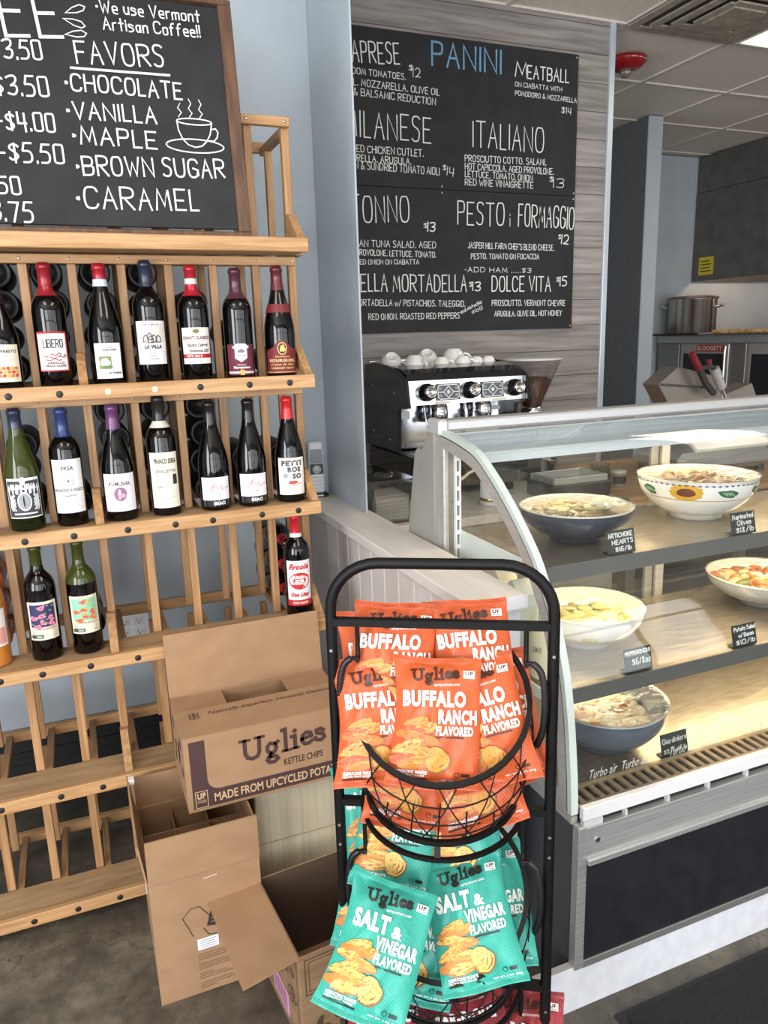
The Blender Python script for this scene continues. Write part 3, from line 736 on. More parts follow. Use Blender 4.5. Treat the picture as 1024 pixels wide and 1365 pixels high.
bottle('wine bottle with navy capsule and La Villa label, middle of the top row', .1965 * s, YB, z1_, .296, BORD, GLASSDK, (40, 46, 66), .238,
       (.048, .152, 1.05, (228, 224, 226), [('r', -1, .5, 1, .93, (218, 206, 202)), ('t', 'LA GELLI', -.5, .9, .5, .94, .0, GR)] + [('l', [(-.5 + a, .52 + b), (-.5 + a, .62 + b), (-.35 + a, .68 + b), (-.2 + a, .62 + b), (-.2 + a, .52 + b), (-.5 + a, .52 + b)], .02, (80, 78, 80)) for a, b in ((0, 0), (.25, .05), (.5, 0), (.75, -.01), (.3, -.02))] + [('t', 'LA VILLA', -.45, .36, .6, .45, .03, K), ('o', -.1, .18, .1, .27, .01, GR), ('t', 'TOSCANA', -.35, .11, .35, .14, .0, GR)] + lines(.31, .03, 2, -.7, .8)))
bottle('Chianti Classico bottle with cream label and red stripe in the top row', .3045 * s, YB, z1_, .286, BORD, GLASSDK, (170, 30, 46), .222,
       (.045, .134, 1.05, (232, 226, 220), [('e', 0, .9, .22, .06, .1, (120, 116, 60)), ('t', 'CHIANTI CLASSICO', -.92, .67, .92, .77, .02, (140, 50, 60)), ('i', 'Basilica Cafaggio', -.6, .45, .75, .57, .0, (70, 66, 66)), ('i', 'Vendemmia 2020', -.5, .32, .8, .41, .0, (90, 84, 84)), ('r', -.97, .16, .97, .27, (172, 30, 44)), ('t', '1979 2019', -.7, .18, .3, .25, .02, (230, 210, 200))] + lines(.62, .03, 1, -.8, .8) + lines(.08, .03, 1, -.3, .4)), capband=[(.252, .266, (216, 208, 202))])
bottle('bottle with plum capsule and Marquette label with white shield in the top row', .4145 * s, YB, z1_, .28, BORD, GLASSDK, (84, 44, 58), .218,
       (.012, .090, 1.0, (104, 36, 56), [('p', [(-.42, .95), (.42, .95), (.42, .55), (0, .42), (-.42, .55)], (226, 222, 230)), ('p', [(-.6, .9), (-.3, 1.02), (.3, 1.02), (.6, .9), (.5, .86), (-.5, .86)], (214, 210, 220)), ('t', 'Boyden Valley', -.33, .62, .33, .67, .0, (80, 60, 70)), ('e', 0, .78, .2, .07, .3, (120, 116, 124)), ('t', 'Vermont', -.3, .31, .3, .36, .0, (226, 214, 220)), ('t', 'Marquette', -.55, .19, .6, .29, .02, (236, 228, 232)), ('r', -.95, .05, .95, .12, (216, 200, 206)), ('r', -.12, .0, .16, .17, (226, 172, 72))]))
bottle('bulbous bottle with maroon and gold Bourgueil label at right end of the top row', .5235 * s, YB, z1_, .286, BURG, GLASSDK, (98, 36, 44), .235,
       (.012, .096, 1.15, None, [('p', [(-1, 0), (1, 0), (1, .7), (.5, .8), (.25, .98), (-.25, .98), (-.5, .8), (-1, .7)], (112, 30, 36)), ('e', 0, .76, .27, .2, .02, (206, 172, 104)), ('e', 0, .76, .22, .165, .02, (70, 24, 28)), ('e', .02, .76, .13, .13, .4, (214, 182, 110)), ('t', 'Domaine', -.4, .49, .4, .54, .02, (206, 170, 110)), ('t', 'BOURGUEIL', -.78, .35, .78, .44, .03, (214, 184, 130)), ('i', 'Cuvee du Bois', -.7, .24, .7, .31, .0, (206, 170, 110)), ('t', 'CABERNET FRANC', -.7, .13, .7, .19, .02, (206, 170, 110)), ('r', -.98, .02, .98, .05, (196, 160, 100))]), capband=[(.176, .199, (112, 32, 38))])
# second display row
bottle('green burgundy bottle with black and white KUMUSHA label, left end of the middle row', -.133 * s, YB, z2_, .2955, BURG, GLASSGR, (44, 52, 74), .252,
       (.034, .132, 1.02, (222, 224, 226), [('r', -.95, .03, .95, .93, (58, 60, 66)), ('t', 'KUMUSHA', -.72, .72, .72, .86, .04, (236, 236, 238)), ('e', 0, .93, .16, .1, .05, (210, 212, 214)), ('e', 0, .42, .38, .24, .02, (224, 226, 228)), ('e', 0, .42, .33, .2, .02, (150, 154, 160)), ('e', -.03, .42, .05, .14, .2, (24, 24, 26))] + [('l', [(sx * (.5 + .1 * i), .2 + .1 * j), (sx * (.62 + .08 * i), .3 + .1 * j), (sx * (.5 + .1 * i), .38 + .1 * j)], .022, (214, 216, 218)) for sx in (-1, 1) for i in range(3) for j in range(3)] + [('r', -.6, .1, .6, .14, (210, 212, 214))]), two=(.136, GLASSOL))
bottle('bottle with royal blue capsule and tall white ERSA label in the middle row', -.0315 * s, YB, z2_, .291, BORD, GLASSDK, (46, 62, 112), .228,
       (.035, .168, 1.05, (230, 228, 226), [('t', 'ERSA', -.35, .80, .38, .88, .0, (90, 88, 92)), ('e', 0, .60, .3, .085, .02, (160, 158, 150)), ('e', 0, .60, .26, .072, .02, (230, 228, 226)), ('e', 0, .6, .06, .02, .1, (60, 60, 70)), ('t', 'FRANCESCA FIASCO', -.9, .40, .9, .46, .0, (150, 146, 146)), ('t', 'SALENTO', -.3, .31, .4, .34, .0, GR)] + lines(.26, .03, 2, -.6, .7) + lines(.13, .03, 2, -.7, .7) + [('o', -.93, .03, .93, .97, .008, (180, 178, 176))]))
bottle('bottle with purple capsule and lilac KUMUSHA label in the middle row', .0855 * s, YB, z2_, .292, BURG, GLASSDK, (104, 62, 106), .238,
       (.026, .122, 1.05, (226, 222, 226), [('t', 'KUMUSHA', -.62, .68, .62, .79, .0, (110, 100, 110)), ('e', 0, .46, .36, .19, .02, (146, 104, 134)), ('e', -.05, .46, .07, .13, .3, (236, 230, 234)), ('e', .1, .42, .2, .06, .2, (190, 160, 182))] + lines(.2, .05, 3, -.5, .55)))
bottle('bottle with black capsule and cream FRANCO SERRA label in the middle row', .197 * s, YB, z2_, .308, BORD, GLASSDK, (34, 33, 34), .238,
       (.022, .166, 1.05, (232, 226, 206), [('t', 'FRANCO SERRA', -.62, .80, .85, .89, .02, K), ('t', 'DOLCETTO', -.55, .64, .75, .69, .0, (90, 80, 70)), ('r', .5, .42, .82, .6, (52, 36, 40))] + lines(.6, .025, 2, -.55, .3) + [('t', '2021', -.5, .375, -.15, .4, 0, GR)] + lines(.3, .035, 4, -.55, .7) + lines(.08, .03, 1, -.4, -.1)), capband=[(.222, .238, (210, 208, 196))])
GRACI = [('r', -1, 0, 1, .22, (22, 22, 24)), ('t', 'GRACI', -.22, .05, .55, .17, .03, (230, 230, 230)), ('l', [(-.75, .52), (-.4, .6), (-.1, .72), (-.05, .84), (-.25, .6), (-.35, .5), (.1, .58), (.3, .7), (.45, .62), (.35, .56), (.6, .6), (.8, .66), (.9, .6)], .010, (196, 50, 76)), ('l', [(-.65, .64), (-.1, .66), (.05, .7)], .012, (196, 50, 76)), ('l', [(.1, .42), (.3, .42)], .012, GR)]
bottle('burgundy bottle with red-script GRACI label, left one of the pair in the middle row', .3235 * s, YB, z2_, .287, BURG, GLASSDK, (24, 23, 26), .245, (.012, .090, 1.0, (230, 224, 232), GRACI))
bottle('burgundy bottle with red-script GRACI label, right one of the pair in the middle row', .4245 * s, YB, z2_, .287, BURG, GLASSDK, (24, 23, 26), .245, (.012, .090, 1.0, (230, 224, 232), GRACI))
bottle('bottle with bright red capsule and PETTIROSSO label at right end of the middle row', .531 * s, YB, z2_, .287, BURG, GLASSDK, (200, 38, 44), .238,
       (.022, .124, .98, (232, 226, 220), [('t', 'PETTI', -.72, .78, .72, .93, .05, (124, 120, 122)), ('t', 'ROS', -.3, .61, .62, .76, .05, (124, 120, 122)), ('t', 'SO', .02, .43, .66, .58, .05, (124, 120, 122)), ('e', -.45, .52, .16, .07, .2, (160, 156, 156)), ('e', .05, .335, .3, .055, .2, (196, 70, 66)), ('l', [(-.3, .26), (.2, .25), (.6, .3)], .015, (170, 110, 104))]))
# lower display row
bottle('amber rose bottle with pink and white label cut by the left edge, lower row', -.25, YB, z3_, .285, BORD, GLASSRS, (226, 222, 214), .25,
       (.055, .15, 1.05, (232, 222, 220), [('r', -.9, .06, .9, .5, (214, 150, 140)), ('l', [(-.7, .3), (-.3, .4), (.1, .25), (.6, .38)], .03, (232, 190, 184)), ('t', 'rosato', -.4, .7, .5, .85, .0, (150, 110, 104))]))
def flowers(bgc, pc, lc, seed):
    r = random.Random(seed); ops = [('r', -.82, .34, .82, .93, bgc)]
    for i in range(7):
        x, y = ((-.05, .84), (-.05, .63), (.5, .56), (-.55, .58), (0, .46), (.5, .42), (-.35, .36))[i]
        ops += [('e', x, y, .19, .07, .5, pc), ('e', x, y, .07, .022, .3, (min(255, pc[0] + 10), max(0, pc[1] - 70), 90))]
    for i in range(8): ops.append(('e', r.uniform(-.7, .7), r.uniform(.38, .9), .1, .022, .3, lc))
    return ops + [('t', 'LA FLEURS', -.5, .285, .75, .315, .0, (110, 100, 96))] + lines(.24, .035, 3, -.8, .8, (186, 120, 110)) + [('r', -.8, .06, -.1, .15, (44, 74, 64)), ('t', 'ORGANIC', -.5, .08, -.15, .13, .0, (220, 226, 220)), ('e', .62, .1, .14, .05, .05, (190, 184, 170))]
bottle('dark bottle with navy and pink flower label standing on the lower ledge', -.1285 * s, YB - .006, z3_, .297, BORD, WINE, None, 0, (.058, .158, 1.0, (226, 216, 194), flowers((46, 48, 92), (226, 130, 160), (96, 150, 110), 2)), two=(.248, GLASSOL))
bottle('olive bottle with mint and orange flower label standing on the lower ledge', -.0315 * s, YB - .006, z3_, .298, BORD, WINE, None, 0, (.058, .158, 1.0, (226, 216, 194), flowers((142, 200, 172), (222, 112, 66), (190, 180, 70), 5)), two=(.19, GLASSOL))
bottle('one litre bottle with red and white Ercole label at right end of the lower ledge', .533 * s, YB - .01, z3_, .30, BORD, GLASSDK, (198, 34, 44), .245,
       (.040, .172, 1.0, (236, 230, 230), [('i', 'Ercole', -.8, .80, .8, .93, .05, (196, 34, 46)), ('e', 0, .55, .82, .19, .03, (196, 34, 46)), ('t', 'BARBERA', -.55, .60, .55, .67, .04, (240, 228, 226)), ('t', 'DEL', -.2, .545, .2, .585, .03, (240, 228, 226)), ('t', 'MONFERRATO', -.65, .47, .65, .53, .03, (240, 228, 226)), ('i', 'One Liter', -.7, .2, .75, .3, .04, (196, 34, 46)), ('r', -1, 0, 1, .13, (196, 34, 46)), ('t', 'VINO ROSSO', -.6, .04, .6, .09, .02, (240, 228, 226))]), capband=[(.235, .246, (226, 222, 222))])
# stock lying in the slots behind
def lying(x, z, glass, capc, label, group, neck_front=False):
    t = thing('lying_wine_bottle', label, 'wine bottle', (x, 2.36 if neck_front else 2.068, z), 0, group)
    t.rotation_euler = (PI / 2 if neck_front else -PI / 2, 0, 0)
    punt = [(0, .03), (.012, .026), (.022, .012), (.029, .0)] + BORD[2:]
    MB().lathe(punt, glass, 28).build('glass_body', t)
    P = [(rad(BORD, q) + .0007, q) for q in (.235, .25, .284, .2855, .294)] + [(.0, .3008)]
    MB().lathe(P, ink(capc, .32, .15, .2), 18).build('capsule', t)
    return t
SL = [-.36, -.247, -.132, -.021, .09, .203, .316, .43, .535]
GL = 'dark wine bottles lying base-out in the slots behind the '
proto = None
for row, L, use in (('top', 1.414, {0: 4, 1: 4, 2: 4, 3: 4, 4: 4, 5: 4, 6: 3, 7: 2, 8: 1}), ('middle', 1.075, {0: 3, 1: 3, 2: 3, 3: 1, 4: 4, 5: 4, 6: 4, 7: 2, 8: 2})):
    for i, n in use.items():
        for j in range(n):
            lab = 'dark wine bottle lying base-out behind the %s display row of the oak rack' % row
            x, z = SL[i] + .004 * (-1) ** j, L + .0365 + .0762 * j
            if proto is None: proto = lying(x, z, ink((7, 7, 8), .5), (28, 28, 30), lab, GL + row + ' row')
            else: dup(proto, (x, 2.068, z), None, lab, GL + row + ' row')
for j in range(3):
    lying(SL[1] - .002, .737 + .0365 + .0762 * j, ink((170, 92, 48), .08, 0, .5), (226, 200, 190), 'amber rose bottle lying in the slot at the left edge of the lower row', 'rose bottles lying in the lower slot')
lying(SL[3], .7735, GLASSDK, (30, 30, 30), 'dark bottle lying behind the mint flower-label bottle', None)
for j in range(3):
    lying(SL[8] - .004, .737 + .0365 + .0762 * j, GLASSDK, (190, 34, 46), ('red-capped bottle lying neck-out behind the Ercole bottle, ' + ('lowest', 'middle', 'topmost')[j] + ' of three'), None, True)
# wall outlet behind the rack
t = thing('wall_outlet', 'white double outlet plate on the blue wall behind the rack', 'outlet', (.105, 2.627, .545))
MB().box(-.058, .058, -.004, .003, -.058, .058, WHITEPL, .003).build('cover_plate', t)
for x in (-.024, .024):
    for z in (-.02, .02):
        s_ = MB().box(x - .0165, x + .0165, -.006, -.003, z - .0145, z + .0145, ink((222, 222, 222), .4), .002).build('socket', t)
        MB().box(x - .007, x - .005, -.0066, -.0058, z - .002, z + .006, BLACK, .0002).box(x + .005, x + .007, -.0066, -.0058, z - .002, z + .006, BLACK, .0002).cyl((x, -.0058, z - .007), (x, -.0066, z - .007), .0025, BLACK, 8).build('slot', s_)
# cordless phone on the low wall
t = thing('phone_charger', 'black charging cradle at the wall end of the low counter', 'phone charger', (.792, 2.585, .945))
MB().box(-.034, .034, -.026, .03, 0, .014, BLACK, .004).box(-.03, .03, .008, .026, .014, .05, BLACK, .004).build('cradle', t)
MB().box(-.012, .012, -.0268, -.026, .004, .010, WHITEPL, .0002).build('badge', t)
t = thing('cordless_phone', 'white cordless phone handset standing in the black cradle', 'phone', (.788, 2.576, .9595)); t.rotation_euler = (-.1, 0, -.2)
MB().box(-.0265, .0265, -.011, .011, 0, .185, WHITEPL, .008).build('handset', t)
MB().box(-.021, .021, -.0125, -.0105, .108, .158, ink((70, 76, 84), .12), .001).build('screen', t)
MB().box(-.0235, .0235, -.0122, -.0105, .068, .106, BLACK, .001).build('control_panel', t)
MB().lathe([(0, .004), (.006, .004), (.006, .0032), (.0145, .003), (.0155, 0)], ink((226, 228, 230), .25, .3), 20, Matrix.Translation((0, -.0118, .085)) @ Matrix.Rotation(PI / 2, 4, 'X')).build('navigation_ring', t)
for r in range(4):
    for c in range(3): MB().box(-.02 + c * .014, -.008 + c * .014, -.0128, -.0108, .012 + r * .0135, .0215 + r * .0135, ink((206, 208, 212), .35), .0015).build('key', t)
# ------------------------------------------------------------------ curved glass deli case
GC = [(1.80, 1.264), (1.778, 1.262), (1.69, 1.251), (1.587, 1.229), (1.515, 1.190), (1.449, 1.143), (1.385, 1.090), (1.325, 1.032), (1.284, .973), (1.251, .919), (1.226, .857), (1.207, .801), (1.190, .72), (1.179, .641), (1.171, .57), (1.167, .497)]
def smooth(P, n=3):
    out = []
    for i in range(len(P) - 1):
        p0 = P[max(i - 1, 0)]; p1 = P[i]; p2 = P[i + 1]; p3 = P[min(i + 2, len(P) - 1)]
        for k in range(n):
            t = k / n
            out.append(tuple(.5 * ((2 * p1[a]) + (-p0[a] + p2[a]) * t + (2 * p0[a] - 5 * p1[a] + 4 * p2[a] - p3[a]) * t * t + (-p0[a] + 3 * p1[a] - 3 * p2[a] + p3[a]) * t ** 3) for a in (0, 1)))
    return out + [P[-1]]
def offset(P, d):
    out = []
    for i in range(len(P)):
        a = P[max(i - 1, 0)]; b = P[min(i + 1, len(P) - 1)]; tx, ty = b[0] - a[0], b[1] - a[1]; l = math.hypot(tx, ty)
        out.append((P[i][0] - ty / l * d, P[i][1] + tx / l * d))
    return out
GS = smooth(GC)
# inner side of the curve is towards +Y, -Z
_in = offset(GS, .012)
SGN = 1 if (_in[20][0] > GS[20][0]) else -1
CX0, CX1 = .884, 2.44
CO = (1.6, 1.5, 0)
case = thing('deli_display_case', 'curved glass refrigerated deli case with black front on a white plinth', 'display case', CO)
def YZ(x): return Matrix(((0, 0, 1, x), (1, 0, 0, 0), (0, 1, 0, 0), (0, 0, 0, 1)))       # local (x, y, z) -> (Y, Z, X)
def yzprism(m, poly, x0, x1, mat): return m.prism(poly, x1 - x0, mat, YZ(x0))
def strip(m, A, B, x0, x1, mat):
    """solid band between curves A and B, from x0 to x1"""
    n = len(A); V = [(x0, *p) for p in A] + [(x0, *p) for p in B] + [(x1, *p) for p in A] + [(x1, *p) for p in B]; F = []
    for i in range(n - 1):
        F += [[i, i + 1, n + i + 1, n + i], [2 * n + i, 3 * n + i, 3 * n + i + 1, 2 * n + i + 1], [i, 2 * n + i, 2 * n + i + 1, i + 1], [n + i, n + i + 1, 3 * n + i + 1, 3 * n + i]]
    F += [[0, n, 3 * n, 2 * n], [n - 1, 3 * n - 1, 4 * n - 1, 2 * n - 1]]
    return m.add(V, F, mat, False)
g0 = GS; g1 = offset(GS, .010 * SGN)
def pane_curve():
    m = MB(); xs = (.9, CX1 - .02)
    for P in (g0, g1): m.grid(lambda u, v: (xs[0] + (xs[1] - xs[0]) * u, *P[int(round(v * (len(P) - 1)))]), 1, len(P) - 1, PANE, True)
    m.build('curved_front_glass', case, CO)
    for i, x in enumerate((.891, CX1 - .02)):
        e = MB(); strip(e, offset(GS, -.0015 * SGN), offset(GS, .0125 * SGN), x - .008, x + .0095, GLASSEDGE); e.build('glass_edge', case, CO)
pane_curve()
for x0, x1, xp in ((.884, .902, .893), (CX1 - .018, CX1, CX1 - .009)):
    m = MB(); strip(m, offset(GS, .0135 * SGN), offset(GS, .046 * SGN), x0, x1, ALU)
    strip(m, offset(GS, .0125 * SGN), offset(GS, .0155 * SGN), x0 - .0006, x1 - .002, BLACK)
    m.build('arch_frame', case, CO)
    MB().box(x0 + .001, x1 - .001, 1.752, 1.80, .487, 1.22, ALU, .003).build('end_post', case, CO)
    MB().box(x0 + .0017, x1 - .0017, 1.19, 1.752, .487, .53, ALU, .003).build('bottom_rail', case, CO)
    inn = [p for p in offset(GS, .04 * SGN) if p[0] < 1.76]
    poly = inn + [(1.76, inn[-1][1])]; m = MB(); m.add([(xp, *p) for p in poly], [list(range(len(poly)))], PANE); m.build('end_glass', case, CO)
    yzprism(MB(), [(1.80, .487), (1.80, 1.255), (1.79, 1.278), (1.824, 1.272), (1.869, 1.198), (1.90, 1.199), (1.919, 1.183), (1.972, .947), (1.98, .487)], x0 - .006, x0 + .014, GREYPLASTIC).build('rear_end_panel', case, CO)
MB().box(.902, CX1 - .018, 1.766, 1.83, 1.256, 1.284, ink((190, 190, 190), .4, .4), .005).build('top_bar', case, CO)
for x in (.878, CX1 - .02): MB().box(x - .0025, x + .026, 1.758, 1.834, 1.246, 1.288, ink((198, 198, 196), .4, .3), .006).build('end_cap', case, CO)
o = MB().box(.91, CX1 - .03, 1.634, 1.764, 1.206, 1.214, ink((206, 215, 223), .5), .002).box(.91, CX1 - .03, 1.752, 1.764, 1.206, 1.25, ink((206, 215, 223), .5), .001).box(.91, CX1 - .03, 1.634, 1.638, 1.186, 1.207, ink((206, 215, 223), .5), .0008).build('light_canopy', case, CO)
MB().cyl((.96, 1.70, 1.197), (CX1 - .08, 1.70, 1.197), .008, emit('warm_tube', (255, 226, 170), 1.2), 12).build('lamp_tube', case, CO)
def upright(x):
    m = MB(); z = .50; Y0, Y1 = 1.738, 1.752
    while z < 1.2:
        m.box(x - .008, x + .008, Y0, Y1, z, z + .012, WHITEPL, .0008); z += .040
        m.box(x - .008, x - .004, Y0, Y1, z - .028, z, WHITEPL, .0005); m.box(x + .004, x + .008, Y0, Y1, z - .028, z, WHITEPL, .0005)
    m.box(x - .007, x + .007, Y1 - .003, Y1 + .004, .5, 1.2, ink((70, 74, 78), .5), .0005)
    m.build('slotted_upright', case, CO)
for x in (.921, CX1 - .04): upright(x)
SHZ = ((.985, 1.365, .985), (.695, 1.325, .695))
for z, y0, _ in SHZ:
    m = MB().box(.945, CX1 - .06, y0, 1.74, z - .012, z, SHELFSTEEL, .001)
    sh = m.build('shelf', case, CO)
    MB().box(.945, CX1 - .06, y0 - .006, y0, z - .036, z + .003, ink((112, 112, 112), .42, .6), .001).build('front_lip', sh, CO)
    for x in (.929, CX1 - .052):
        br = yzprism(MB(), [(1.745, z + .005), (y0 + .005, z + .004), (y0 + .005, z - .018), (1.50, z - .045), (1.745, z - .068)], x - .003, x + .003, ink((214, 222, 218), .4)).build('bracket', sh, CO)
    MB().cyl((1.0, 1.705, z - .03), (CX1 - .1, 1.705, z - .03), .007, emit('warm_tube', (255, 226, 170), 1.2), 12).build('lamp_tube', sh, CO)
MB().box(.905, CX1 - .02, 1.19, 1.80, .478, .49, SHELFSTEEL, .001).build('deck', case, CO)
m = MB(); m.box(.905, CX1 - .02, 1.185, 1.255, .4902, .4915, ink((14, 14, 14), .7), .0002)
tan = ink((176, 154, 126), .4, .5)
m.box(.905, CX1 - .02, 1.180, 1.193, .4915, .499, tan, .001); m.box(.905, CX1 - .02, 1.243, 1.256, .4915, .499, tan, .001)
x = .93
while x < CX1 - .04: m.box(x, x + .0125, 1.193, 1.243, .4915, .499, tan, .0005); x += .0265
m.build('air_grille', case, CO)
MB().box(.905, CX1 - .02, 1.257, 1.261, .49, .545, PANE, .0005).build('air_guard', case, CO)
m = MB()
for k in range(9):
    for j in (0, .092): printed(m, 'Turbo air', 1.0 + k * .235 + j, .500, 1.078 + k * .235 + j, .523, lambda a, b, h: (a, 1.2565 - h, b), ink((222, 222, 220), .6), .0, .35)
m.build('maker_lettering', case, CO)
# base
MB().box(.904, CX1, 1.166, 1.94, .02, .478, BLACKPANEL, .002).build('base_cabinet', case, CO)
MB().box(.898, .905, 1.172, 1.94, .02, .474, ink((74, 74, 80), .5), .001).build('side_panel', case, CO)
m = MB().box(.892, .916, 1.148, 1.172, .112, .474, STEEL, .002); m.build('corner_post', case, CO)
MB().box(.889, .906, 1.172, 1.94, .468, .487, ALU, .002).build('side_trim', case, CO)
MB().box(.916, CX1, 1.153, 1.166, .129, .40, BLACKPANEL, .001).build('front_panel', case, CO)
MB().box(.912, CX1, 1.146, 1.166, .397, .470, STEEL, .001).box(.912, CX1, 1.137, 1.150, .381, .398, STEEL, .003).build('fascia', case, CO)
MB().cyl((.938, 1.1465, .437), (.938, 1.143, .437), .006, SCREW, 12).build('rivet', case, CO)
MB().box(.905, CX1, 1.152, 1.168, .484, .515, ink((214, 214, 214), .45), .002).build('white_lip', case, CO)
m = MB().box(.905, CX1, 1.162, 1.168, .470, .484, BLACK, .0005)
x = .905
while x < CX1: m.box(x, x + (.05 if x < .91 else .006), 1.150, 1.163, .470, .484, ink((190, 190, 190), .45), .0005); x += (.11 if x < .91 else .118)
m.build('vent_slot', case, CO)
MB().box(.916, CX1, 1.150, 1.168, .110, .129, STEELDULL, .001).build('bottom_trim', case, CO)
# sliding rear doors
for y, x0, x1 in ((1.785, .91, 1.68), (1.80, 1.62, CX1 - .02)):
    d = MB().box(x0, x0 + .03, y, y + .012, .50, 1.245, ALU, .001).box(x1 - .03, x1, y, y + .012, .50, 1.245, ALU, .001).box(x0, x1, y, y + .012, .50, .535, ALU, .001).box(x0, x1, y, y + .012, 1.215, 1.245, ALU, .001).build('sliding_door', case, CO)
    MB().box(x0 + .03, x1 - .03, y + .004, y + .007, .535, 1.215, PANE, .0005).build('door_glass', d, CO)
for z, y, pw in ((1.19, 1.69, 6.0), (.945, 1.50, 7.5), (.655, 1.50, 5)):
    a = area('case_lamp', (1.68, y, z), (0, 0, 0), 1.3, .05, pw, (1.0, .80, .52))
t = MB().box(.795, CX1, 1.153, 1.171, 0, .118, WHITEP, .001).box(.795, CX1, 1.1535, 1.1705, .1175, .1195, ink((176, 172, 168), .8), .0003).build('plinth_board', None, (1.6, 1.16, 0), (1.6, 1.16, 0))
tag(t, 'white painted plinth board below the deli case', 'plinth')
t = MB().box(.97, 2.9, .22, 1.105, .0005, .006, ink((30, 30, 33), .7), .002).box(.99, 2.88, .25, 1.085, .006, .0125, noisy('mat_pile', (14, 14, 16), (36, 36, 38), (1, 1, 1), 260, 3, .95, 0, .9), .003).build('floor_mat', None, (1.9, .66, 0), (1.9, .66, 0))
tag(t, 'black rubber-backed entrance mat on the concrete floor', 'floor mat')

# ------------------------------------------------------------------ bowls in the case
def bowl(label, x, y, z, R, h, outer, innerc, foot=.45, band=None, deep=.8):
    t = thing('salad_bowl', label, 'bowl', (x, y, z))
    P = [(0, .004), (R * foot - .006, .004), (R * foot, 0), (R * foot, .012)]
    for k in range(1, 11):
        a = k / 10; P.append((R * (foot + (1 - foot) * math.sin(a * PI / 2) ** .9), .012 + (h - .012) * a ** 1.25))
    m = MB(); m.lathe(P, outer, 48)
    Q = [(R, h), (R + .002, h + .003), (R - .003, h + .004), (R - .006, h)] + [(r - .007, zz + .004) for r, zz in P[-2:3:-1]] + [(0, .014)]
    m.lathe(Q, innerc, 48); m.build('bowl_body', t)
    return t
def wrap(t, R, h, foot, zoff=.006, sag=.012, seed=1):
    r = random.Random(seed); ph = [r.uniform(0, 6) for _ in range(6)]
    def f(u, v):
        a = 2 * PI * u
        if v < .5:
            q = v / .5; rr = R * q * 1.004; zz = h + zoff - sag * (1 - q * q) + .0015 * math.sin(3 * a + ph[0]) * q
        else:
            q = (v - .5) / .5; wv = 1 + .03 * q * math.sin(9 * a + ph[1]) + .02 * q * math.sin(17 * a + ph[2])
            rr = R * (1.006 - (.42) * q ** 1.4) * wv + .003; zz = (h + zoff) * (1 - q * (.8 + .08 * math.sin(5 * a + ph[3])))
        return (rr * math.cos(a), rr * math.sin(a), zz)
    MB().grid(f, 72, 20, WRAP).build('cling_film', t)
def food(label, name, loc, R, base_, cols, n, size, seed, flat=.6, elong=1.0):
    r = random.Random(seed); m = MB()
    m.lathe([(0, .012), (R * .6, .008), (R, 0), (R * .9, -.02), (0, -.03)], ink(base_, .5), 28)
    for i in range(n):
        a = r.uniform(0, 2 * PI); q = R * .93 * math.sqrt(r.random()); s_ = size * r.uniform(.6, 1.25)
        T = Matrix.Translation((q * math.cos(a), q * math.sin(a), .012 - .012 * (q / R) ** 2 + r.uniform(-.004, .006))) @ Matrix.Rotation(r.uniform(0, 6.28), 4, 'Z') @ Matrix.Rotation(r.uniform(-.6, .6), 4, 'X') @ Matrix.Diagonal((s_ * elong, s_ * .8, s_ * flat, 1))
        m.lathe([(0, -1), (.6, -.8), (.95, -.25), (1, .1), (.75, .7), (.35, .95), (0, 1)], ink(cols[r.randrange(len(cols))], .38), 9, T)
    o = m.build(name, None, None, loc); o['kind'] = 'stuff'
    return tag(o, label, 'food')
NAVY = ink((54, 62, 78), .2, 0, .5); CREAMW = ink((226, 220, 208), .22, 0, .4)
def serve_spoon(loc, rz, label, colr):
    t = thing('serving_spoon', label, 'spoon', loc, rz)
    T = Matrix.Translation((0, 0, 0))
    m = MB(); m.grid(lambda u, v: (.036 * (2 * u - 1) * math.sqrt(max(0, 1 - (2 * v - 1) ** 2)) if True else 0, .05 * (2 * v - 1), .012 * ((2 * u - 1) ** 2 + (2 * v - 1) ** 2) - .008), 8, 10, ink(colr, .3)); m.build('spoon_bowl', t)
    MB().tube([(0, .045, .004), (0, .09, .018), (0, .15, .036)], .004, ink(colr, .3), 8).build('spoon_handle', t)
    return t
b = bowl('navy bowl of artichoke hearts under cling film on the upper case shelf', 1.155, 1.545, .9855, .142, .085, NAVY, CREAMW)
food('marinated artichoke hearts filling the navy upper-shelf bowl', 'artichoke_hearts', (1.155, 1.545, 1.047), .126, (140, 122, 76), [(206, 190, 140), (168, 146, 92), (122, 112, 66), (226, 214, 176), (148, 124, 78)], 90, .019, 3, .45, 1.5)
wrap(b, .142, .085, .45, seed=2)
b = bowl('white bowl with sunflower and green leaf rim band on the upper shelf', 1.60, 1.592, .9855, .160, .118, PORCELAIN, CREAMW)
m = MB()
prof = [(.45 + .55 * math.sin(k / 10 * PI / 2) ** .9, .012 + .106 * (k / 10) ** 1.25) for k in range(11)]
def brad(z):
    for (a, za), (c, zc) in zip(prof[:-1], prof[1:]):
        if za <= z <= zc: return .160 * (a + (c - a) * (z - za) / (zc - za))
    return .160
mpb = lambda u, v, h: ((brad(.072 + .042 * v) + .0008 + h) * math.sin(u), -(brad(.072 + .042 * v) + .0008 + h) * math.cos(u), .072 + .042 * v)
